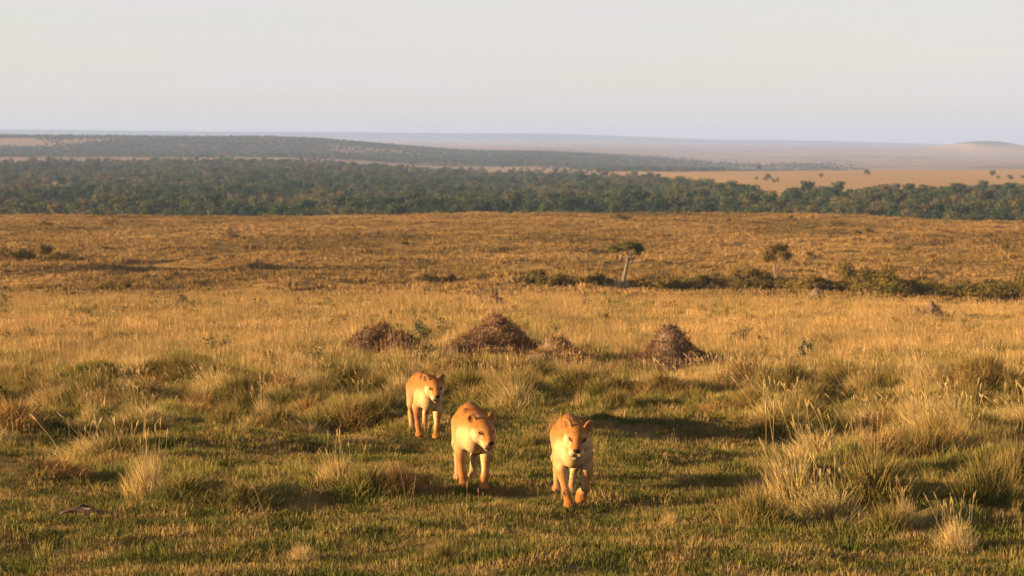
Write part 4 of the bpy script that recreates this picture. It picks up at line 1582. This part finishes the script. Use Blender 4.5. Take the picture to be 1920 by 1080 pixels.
# ------------------------------------------------------------------ termite mounds overgrown with dry brush
def mound(px, row, w_px, h_px, label, seed, peak=1.6, knob=0.0, brush=1100, group='termite mounds', lean=0.0, bm=M_BRUSH, dmin=20, herb=0.0, straw=.35):
    x, y, z = at(px, row, dmin)
    k = y / FPX
    R, H = w_px * k * .5 * 1.6, h_px * k * .95
    r_ = np.random.default_rng(seed)
    na, nr = 44, 22
    V = []
    for i in range(nr + 1):
        t = i / nr
        for j in range(na):
            a = 2 * math.pi * j / na
            rr = R * t * (1 + .22 * math.sin(a * 2 + seed) + .13 * math.sin(a * 3 + 2 * seed))
            X, Y = rr * math.cos(a), rr * math.sin(a)
            prof = (1 - t) ** peak if not knob else (1 - t) ** peak * (1 - knob) + knob * math.exp(-(t / .27) ** 2.2)
            zz = H * prof
            nz = float(fbm(np.array([X / H * 2.4 + seed]), np.array([Y / H * 2.4 + zz / H * 2.5]), 7 + seed, 4)[0])
            zz += H * .21 * nz * (1 - t ** 3)
            X += lean * zz + H * .06 * nz * math.cos(a) * (1 - t)
            Y += H * .06 * nz * math.sin(a) * (1 - t)
            V.append((X, Y, zz - .10 * t ** 4))
    V = np.array(V)
    F = [[i * na + j, (i + 1) * na + j, (i + 1) * na + (j + 1) % na, i * na + (j + 1) % na] for i in range(nr) for j in range(na)]
    root = bpy.data.objects.new('termite_mound', None)
    C.objects.link(root)
    root.location = (x, y, z - .04)
    tag(root, label, 'termite mound', group)
    link('earth', new_mesh('earth', V, F, smooth=True), M_MOUND, root)
    # brush rooted over the surface
    brush = int(brush * 3.4)
    if brush:
        idx = np.clip((nr * np.sqrt(r_.uniform(.004, .92, brush))).astype(int), 0, nr) * na + r_.integers(0, na, brush)
        p = V[idx] + r_.normal(0, R * .028, (brush, 3)) * np.array((1, 1, .4))
        up = np.stack([p[:, 0] / R, p[:, 1] / R, np.full(brush, .45)], -1) + r_.normal(0, .5, (brush, 3))
        up /= np.linalg.norm(up, axis=1)[:, None]
        ln = r_.uniform(.05, .17, brush) * (H / .9) ** .5
        sd = np.cross(up, r_.normal(0, 1, (brush, 3)))
        sd /= np.linalg.norm(sd, axis=1)[:, None]
        wd = ln * r_.uniform(.02, .07, brush)
        B = np.stack([p - sd * wd[:, None] * .4, p + sd * wd[:, None] * .4, p + up * ln[:, None] * .6 + sd * wd[:, None], p + up * ln[:, None], p + up * ln[:, None] * .6 - sd * wd[:, None]], 1)
        Fb = (np.arange(brush)[:, None] * 5 + np.arange(5)[None]).tolist()
        rn = np.repeat(r_.uniform(0, 1, brush)[:, None], 5, 1).ravel()
        br = link('dry_brush', new_mesh('dry_brush', B.reshape(-1, 3), Fb, attrs={'hgt': np.tile([0, 0, .6, 1, .6], brush), 'rnd': rn}), bm, root)
        br['kind'] = 'stuff'
    # skirt of long dry grass round the foot
    ng = int(26 * straw / .35)
    if ng:
        gs = []
        for q in range(ng):
            a = r_.uniform(0, 6.28)
            rr = R * r_.uniform(.55, 1.1)
            g = blades(16, .16, (.18, .42), (.007, .013), (.1, .6), (.2, .7), r_)
            v = g[0] + np.array((rr * math.cos(a), rr * math.sin(a), .02 + H * .18 * max(0, 1 - rr / R)))
            gs.append((v, g[1], g[2], g[3]))
        sk = link('grass_skirt', blade_mesh('grass_skirt', gs), M_TUSS_S, root)
        sk['kind'] = 'stuff'
    return root


mound(722, 676, 118, 78, 'left broad mound overgrown with dark dry brush, behind the lionesses', 2, 1.0, brush=3600, lean=-.05)
mound(930, 682, 165, 92, 'largest peaked brush-covered mound in the centre behind the lionesses', 5, .95, brush=6500)
mound(855, 680, 56, 46, 'low dark hummock against the left foot of the largest mound', 6, 1.0, brush=700)
mound(1046, 688, 92, 66, 'small pale low mound right of the largest mound', 8, 1.1, brush=1500, bm=M_TUSS_R)
mound(1256, 692, 165, 92, 'mound with a bare dark earth knob on top, right of centre', 11, 1.05, knob=.34, brush=3600, straw=.8)
mound(924, 577, 46, 26, 'dark mound topped with green leaves, farther off above the largest mound', 14, .9, brush=900)
for i, (px, row, w, h, lb) in enumerate((
        (340, 573, 22, 16, 'little reddish mound on the far left of the golden plain, above the bushy herb'),
        (497, 583, 20, 17, 'little pointed red mound left of centre at the back of the plain'),
        (558, 571, 16, 11, 'tiny dark mound at the back of the plain, right of the pointed red one'),
        (225, 562, 16, 9, 'tiny reddish mound farthest left at the back edge of the plain'),
        (1530, 560, 30, 15, 'rounded orange mound at the plain edge before the thicket'),
        (1748, 592, 30, 18, 'dark rough mound on the right of the golden plain'),
        (1722, 590, 18, 11, 'small hummock touching the dark rough mound on the right'),
        (1718, 570, 18, 10, 'small orange mound at the right edge of the plain, above the dark one'),
        (1095, 577, 30, 12, 'low brown mound on the plain left of the flat-topped acacia'),
        (985, 570, 16, 11, 'small brown mound beside the leafy far mound'))):
    mound(px, row + 4, w * 1.1, h * 1.75, lb, 20 + i, .8, brush=260, straw=.12)


# ------------------------------------------------------------------ grass tussocks that can be told apart
def tussock_mesh(name, n, r0, h, w, lean, curl, seed, bias=(0, 0), heads=0, dome=0.0, hh=None):
    r_ = np.random.default_rng(seed)
    g = [blades(n // 2, r0, h, w, lean, curl, r_, bias=bias, dome=dome, spray=1.1), blades(n // 2, r0 * 1.15, (h[0] * .5, h[1] * .8), w, (lean[0], lean[1] * 1.2), curl, r_, bias=bias, dome=dome, gauss=False, spray=1.6)]
    if heads:
        g.append(seed_heads(heads, hh or (h[1] * .9, h[1] * 1.5), (.05, .3), r_, r0 * .8, bias=bias, w=.0035, hw=.011))
    return blade_mesh(name, g)


TM = {
    'green': [tussock_mesh('green_tussock', 1200, .42, (.20, .46), (.007, .012), (.3, 1.0), (.3, 1.0), 101 + q, dome=.06) for q in range(3)],
    'straw': [tussock_mesh('straw_tussock', 900, .34, (.30, .62), (.006, .011), (.15, .75), (.3, .9), 111 + q, bias=(-.12, 0), heads=14) for q in range(3)],
    'rust': [tussock_mesh('rust_tussock', 700, .32, (.16, .36), (.006, .011), (.4, 1.1), (.3, 1.0), 121 + q) for q in range(2)],
}
for me, m in ((TM['green'], M_TUSS_G), (TM['straw'], M_TUSS_S), (TM['rust'], M_TUSS_R)):
    for q in me:
        q.materials.append(m)


def tussock(kind, px, row, w_px, h_px, label, group):
    x, y, z = at(px, row)
    k = y / FPX
    ms = TM[kind]
    me = ms[random.randrange(len(ms))]
    w0, h0 = {'green': (1.15, .42), 'straw': (.95, .62), 'rust': (.9, .32)}[kind]
    o = link('grass_tussock', me, None, None, (x, y, z - .02), random.uniform(-.6, .6), None)
    w_px, h_px = w_px * 1.25, h_px * 1.2
    o.scale = (w_px * k / w0, w_px * k / w0 * random.uniform(.8, 1.1), h_px * k / h0)
    return tag(o, label, 'grass tussock', group)


NAMED = [
    ('straw', 278, 934, 92, 92, 'pale straw tussock leaning left in the left foreground'),
    ('green', 345, 930, 140, 42, 'low green tussock right beside the pale leaning straw one'),
    ('green', 455, 945, 150, 40, 'dark green tussock in the left foreground with a deep shadow at its right'),
    ('green', 690, 925, 150, 50, 'big olive tussock left of the middle lioness'),
    ('rust', 748, 918, 90, 58, 'brown drooping tussock closest to the middle lioness at her left'),
    ('straw', 640, 905, 90, 60, 'straw tussock behind the big olive tussock, left of the lionesses'),
    ('straw', 1490, 957, 150, 125, 'tall pale golden tussock at the left front of the right-hand grass bank'),
    ('green', 1420, 985, 150, 66, 'low olive grass heap at the left foot of the right-hand grass bank'),
    ('straw', 1560, 985, 200, 80, 'large straw tussock in the middle of the right-hand grass bank'),
    ('green', 1640, 945, 190, 95, 'dark green tussock at the foot of the tall bare stalks'),
    ('green', 1845, 945, 150, 85, 'broad olive tussock near the right edge of the foreground'),
    ('green', 1905, 915, 120, 80, 'olive tussock cut by the right edge of the picture'),
    ('straw', 1700, 990, 70, 60, 'small straw tussock at the front of the right-hand grass bank'),
    ('straw', 1795, 1030, 80, 64, 'thin straw tuft at the bottom right below the grass bank'),
    ('green', 1660, 1000, 110, 50, 'small green tussock below the tall bare stalks'),
    ('straw', 1728, 812, 110, 84, 'large golden tussock in the right middle distance'),
    ('rust', 1770, 818, 70, 56, 'dark drooping tussock right behind the large golden one in the middle distance'),
    ('rust', 1432, 808, 50, 34, 'small rusty arched tuft left of the large golden tussock'),
    ('green', 1385, 802, 70, 30, 'small green tuft left of the rusty arched tuft'),
    ('rust', 1042, 822, 44, 50, 'small rusty upright tuft just behind the right lioness'),
    ('straw', 968, 768, 110, 62, 'feathery straw tussock behind and between the two front lionesses'),
    ('green', 1000, 840, 90, 26, 'low green tuft between the two front lionesses'),
    ('straw', 170, 800, 50, 46, 'upright straw tuft in the left middle distance'),
    ('straw', 495, 800, 56, 60, 'upright straw tuft left of the farthest lioness'),
    ('rust', 105, 885, 130, 34, 'flattened orange-brown grass heap near the left edge'),
    ('rust', 215, 880, 110, 38, 'flattened orange-brown grass heap behind the pale leaning tussock'),
    ('straw', 585, 738, 70, 46, 'straw tussock left of and behind the farthest lioness'),
    ('rust', 62, 695, 30, 26, 'small rust-red tuft near the left edge behind the front grass'),
    ('straw', 1390, 715, 80, 50, 'golden tussock right of the knobbed mound'),
    ('straw', 570, 1052, 60, 40, 'short straw tuft at the bottom edge left of centre'),
    ('green', 830, 1055, 90, 40, 'low green tuft at the bottom edge right below the middle lioness'),
    ('straw', 1260, 985, 40, 30, 'thin short straw tuft right of the right lioness'),
]
for kind, px, row, w, h, lb in NAMED:
    tussock(kind, px, row, w, h, lb, None)
cells, todo = [], []
while len(cells) < 220:
    px, row = random.uniform(-40, 1960), random.uniform(705, 870)
    if 740 < px < 1130 and row > 760:
        continue
    x, y, z = at(px, row)
    if float(tallness(np.array([x]), np.array([y]))[0]) < random.uniform(.15, .5):
        continue
    cells.append((px, row))
    k = FPX / y
    kind = random.choice(['green', 'green', 'straw', 'rust', 'green', 'straw'])
    w, h = random.uniform(.6, 1.35) * k, random.uniform(.26, .52) * k
    side = 'at the left edge' if px < 330 else 'left of the lionesses' if px < 780 else ('behind the lionesses' if px < 1150 else ('right of the lionesses' if px < 1550 else 'at the right edge'))
    depth = 'back' if row < 770 else 'front'
    todo.append((tussock(kind, px, row, w, h, 'tussock', 'tussocks of the rough grass belt'), px,
                 '%s tussock in the %s of the rough belt %s' % ({'green': 'olive', 'straw': 'straw', 'rust': 'rusty'}[kind], depth, side)))
label_in_order(todo)


# ------------------------------------------------------------------ tall dry stalks
def stalks(px, row, h_px, n, spread, label, seed, lean=.1, bias=(0, 0), w=.005, heads=.012):
    w, heads = w * .6, heads * .7
    x, y, z = at(px, row)
    k = y / FPX
    r_ = np.random.default_rng(seed)
    h = h_px * k
    me = blade_mesh('grass_stalks', [seed_heads(n, (h * .7, h), (0, lean), r_, spread * k, bias=bias, w=w, hw=heads, hl=.12)])
    o = link('grass_stalks', me, M_STALK, None, (x, y, z))
    return tag(o, label, 'grass stalks')


stalks(1640, 945, 150, 9, 16, 'cluster of tall pale bare stalks rising from the right-hand grass bank', 1, .12, w=.006, heads=.008)
stalks(1628, 880, 190, 6, 16, 'tall thin seeding stalks behind the pale stalk cluster', 2, .1)
stalks(516, 1040, 150, 1, 1, 'single leaning straw stalk with feathery head in the left foreground', 3, .02, bias=(-.30, .05), w=.008, heads=.022)
stalks(140, 850, 70, 3, 8, 'few pale stalks crossing at the left, behind the flattened heaps', 4, .35)
stalks(440, 815, 90, 3, 22, 'thin straw stalks left of the farthest lioness', 5, .3)
stalks(770, 960, 120, 3, 10, 'thin straw stalks standing in shade left of the middle lioness', 6, .25)
stalks(890, 985, 90, 4, 22, 'thin pale stalks in front of the paws of the middle lioness', 7, .2, w=.004)
stalks(1010, 960, 60, 2, 8, 'pair of short straw stalks between the front lionesses', 8, .3, w=.004)
stalks(1290, 900, 90, 5, 90, 'scattered thin stalks on the turf right of the right lioness', 9, .15, w=.0035)
stalks(1245, 985, 50, 2, 8, 'two short stalks on the turf at the lower right of the right lioness', 10, .2, w=.004)
stalks(1460, 830, 120, 6, 60, 'thin stalks at the left of the right-hand grass bank', 11, .2, w=.004)
stalks(1770, 1060, 150, 4, 30, 'leaning straw stalks at the bottom right corner', 12, .25)
stalks(1880, 930, 170, 12, 60, 'many thin stalks along the right edge', 13, .2, w=.004)
stalks(130, 1060, 70, 2, 14, 'faint thin stalks at the bottom left', 14, .2, w=.004)
stalks(1000, 690, 90, 5, 60, 'thin bent stalks in front of the largest mound', 15, .4, w=.006)
stalks(1690, 720, 130, 14, 220, 'long wispy stalks standing over the golden plain at the right', 16, .35, w=.006)
stalks(300, 760, 90, 10, 260, 'long wispy stalks over the grass at the left', 17, .3, w=.005)
stalks(1480, 690, 120, 6, 60, 'wispy stalks right of the knobbed mound', 18, .3, w=.006)


# ------------------------------------------------------------------ leafy green herbs
def herb_mesh(seed, n=90, h=.5, w=.45, leaf=.055):
    n = n * 3
    r_ = np.random.default_rng(seed)
    parts, V, F, R = [], [], [], []
    b = 0
    for s in range(6):
        a, d = r_.uniform(0, 6.28), r_.uniform(.1, 1) * w * .6
        top = np.array((math.cos(a) * d, math.sin(a) * d, h * r_.uniform(.6, 1)))
        parts.append(tube([(0, 0, -.03), top * np.array((.4, .4, .5)), top], [.007, .005, .003], 4))
        for q in range(n // 6):
            t = r_.uniform(.2, 1)
            p = top * np.array((t ** 1.4, t ** 1.4, t)) + r_.normal(0, .035, 3)
            dr = r_.normal(0, 1, 3) + np.array((0, 0, .5))
            dr /= np.linalg.norm(dr)
            sd = np.cross(dr, r_.normal(0, 1, 3))
            sd /= np.linalg.norm(sd)
            l_ = leaf * r_.uniform(.6, 1.2)
            V += [p, p + dr * l_ * .5 + sd * l_ * .26, p + dr * l_, p + dr * l_ * .5 - sd * l_ * .26]
            F.append([b, b + 1, b + 2, b + 3])
            R += [r_.uniform()] * 4
            b += 4
    tv, tf = concat(parts)
    return (new_mesh('leaves', np.array(V), F, attrs={'hgt': np.zeros(len(V)), 'rnd': np.array(R)}), new_mesh('stems', tv, tf))


HM = [herb_mesh(200), herb_mesh(201, 130, .42, .7), herb_mesh(202, 70, .62, .3)]
for i, (px, row, k, h_px, lb) in enumerate((
        (400, 668, 1, 46, 'wide bushy green herb in the grass at the left'),
        (432, 668, 0, 40, 'dark green herb at the right side of the wide bushy one'),
        (250, 655, 2, 34, 'slender green herb left of the wide bushy one'),
        (60, 640, 1, 34, 'green herb near the left edge of the golden plain'),
        (85, 630, 2, 36, 'upright bright green herb near the left edge'),
        (165, 595, 1, 24, 'green herb at the left back of the golden plain'),
        (500, 612, 1, 26, 'green herb below the little pointed red mound'),
        (580, 618, 2, 28, 'thin green herb at the back, left of the broad mound'),
        (775, 598, 2, 26, 'thin green herb at the back, above the broad mound'),
        (818, 585, 0, 22, 'pale green herb at the back left of the leafy far mound'),
        (800, 650, 1, 60, 'spreading green herb between the broad mound and the largest mound'),
        (835, 640, 0, 56, 'leafy herb against the left side of the largest mound'),
        (1042, 650, 0, 26, 'dark green herb growing on top of the small pale mound'),
        (930, 570, 1, 22, 'dark leaves growing on the farther mound above the largest mound'),
        (1010, 668, 1, 40, 'dark green bush at the right foot of the largest mound'),
        (780, 690, 1, 50, 'dark leafy herb in front of the broad mound'),
        (1395, 640, 1, 34, 'loose green herb right of the knobbed mound'),
        (1440, 632, 0, 26, 'compact dark green herb on the plain right of the knobbed mound'),
        (1475, 640, 2, 34, 'thin branching herb on the plain right of the compact dark herb'),
        (1500, 680, 1, 52, 'loose yellow-green herb in front of the golden plain at the right'),
        (1368, 668, 2, 50, 'dark herb just right of the knobbed mound'),
        (1525, 605, 1, 20, 'faint green herb at the back of the plain below the orange mound'),
        (1560, 625, 0, 18, 'small green herb in the middle of the right-hand golden plain'),
        (1840, 640, 1, 20, 'small green herb on the golden plain near the right edge'),
        (590, 690, 1, 46, 'dull green herb left of the broad mound foot'),
        (10, 572, 1, 30, 'dark bush cut by the left edge at the back of the plain'))):
    x, y, z = at(px, row)
    root = bpy.data.objects.new('green_herb', None)
    C.objects.link(root)
    s = .85 * h_px * y / FPX / (.5, .42, .62)[k]
    root.location = (x, y, z)
    if 'on top' in lb or 'growing on the farther' in lb:
        root.location.z += .35 if 'on top' in lb else .25
        root.location.y -= .15
    root.scale = (s, s, s)
    root.rotation_euler = (0, 0, i * 1.7)
    tag(root, lb, 'herb', None)
    link('leaves', HM[k][0], M_HERB, root)
    link('stems', HM[k][1], M_BARK, root)


# ------------------------------------------------------------------ dark weathered wood lying in the turf at the left
def dark_log():
    x, y, z = at(158, 968)
    k = y / FPX
    root = bpy.data.objects.new('fallen_branch', None)
    C.objects.link(root)
    root.location = (x, y, z)
    tag(root, 'dark reddish piece of wood lying flat in the short turf at the left', 'wood')
    L_ = 100 * k
    pts = [(-L_ * .5, 0, .015), (-L_ * .36, .03, .04), (-L_ * .15, .02, .065), (L_ * .1, -.02, .05), (L_ * .35, .0, .03), (L_ * .75, .05, .01)]
    v, f = tube(pts, [.012, .028, .040, .034, .022, .008], 10)
    v = v + .010 * np.random.default_rng(1).normal(0, 1, v.shape)
    v[:, 2] = v[:, 2] * .85 + .015
    link('trunk', new_mesh('trunk', v, f, smooth=False), M_LOG, root)
    v, f = tube([(L_ * .02, -.05, .085), (L_ * .12, -.06, .09), (L_ * .2, -.05, .07)], [.006, .012, .004], 6)
    link('bare_patch', new_mesh('bare_patch', v, f), M_LOGPALE, root)
    v, f = tube([(-L_ * .48, -.06, .02), (-L_ * .38, -.065, .05), (-L_ * .30, -.06, .06)], [.004, .011, .004], 6)
    link('bare_patch', new_mesh('bare_patch', v, f), M_LOGPALE, root)
    v, f = tube([(-L_ * .2, .0, .06), (-L_ * .05, .12, .11), (L_ * .15, .2, .05)], [.022, .016, .006], 7)
    link('side_branch', new_mesh('side_branch', v, f), M_LOG, root)


dark_log()


# ------------------------------------------------------------------ the air: thin haze over the whole land
def haze():
    lo, hi = (-30000, -400, -140), (30000, 41500, 150)
    V = [(x, y, z) for x in (lo[0], hi[0]) for y in (lo[1], hi[1]) for z in (lo[2], hi[2])]
    F = [(0, 1, 3, 2), (4, 6, 7, 5), (0, 4, 5, 1), (2, 3, 7, 6), (0, 2, 6, 4), (1, 5, 7, 3)]
    me = bpy.data.meshes.new('haze')
    me.from_pydata(V, [], F)
    m, n, l = nt('haze_air')
    out = n.new('ShaderNodeOutputMaterial')
    v = n.new('ShaderNodeVolumePrincipled')
    v.inputs['Color'].default_value = (.32, .46, .84, 1)
    v.inputs['Density'].default_value = HAZE
    v.inputs['Anisotropy'].default_value = .0
    l.new(v.outputs[0], out.inputs['Volume'])
    return tag(link('haze', me, m), 'thin pale haze lying over the far country', 'haze', kind='stuff')


HAZE = 5.3e-5
haze()
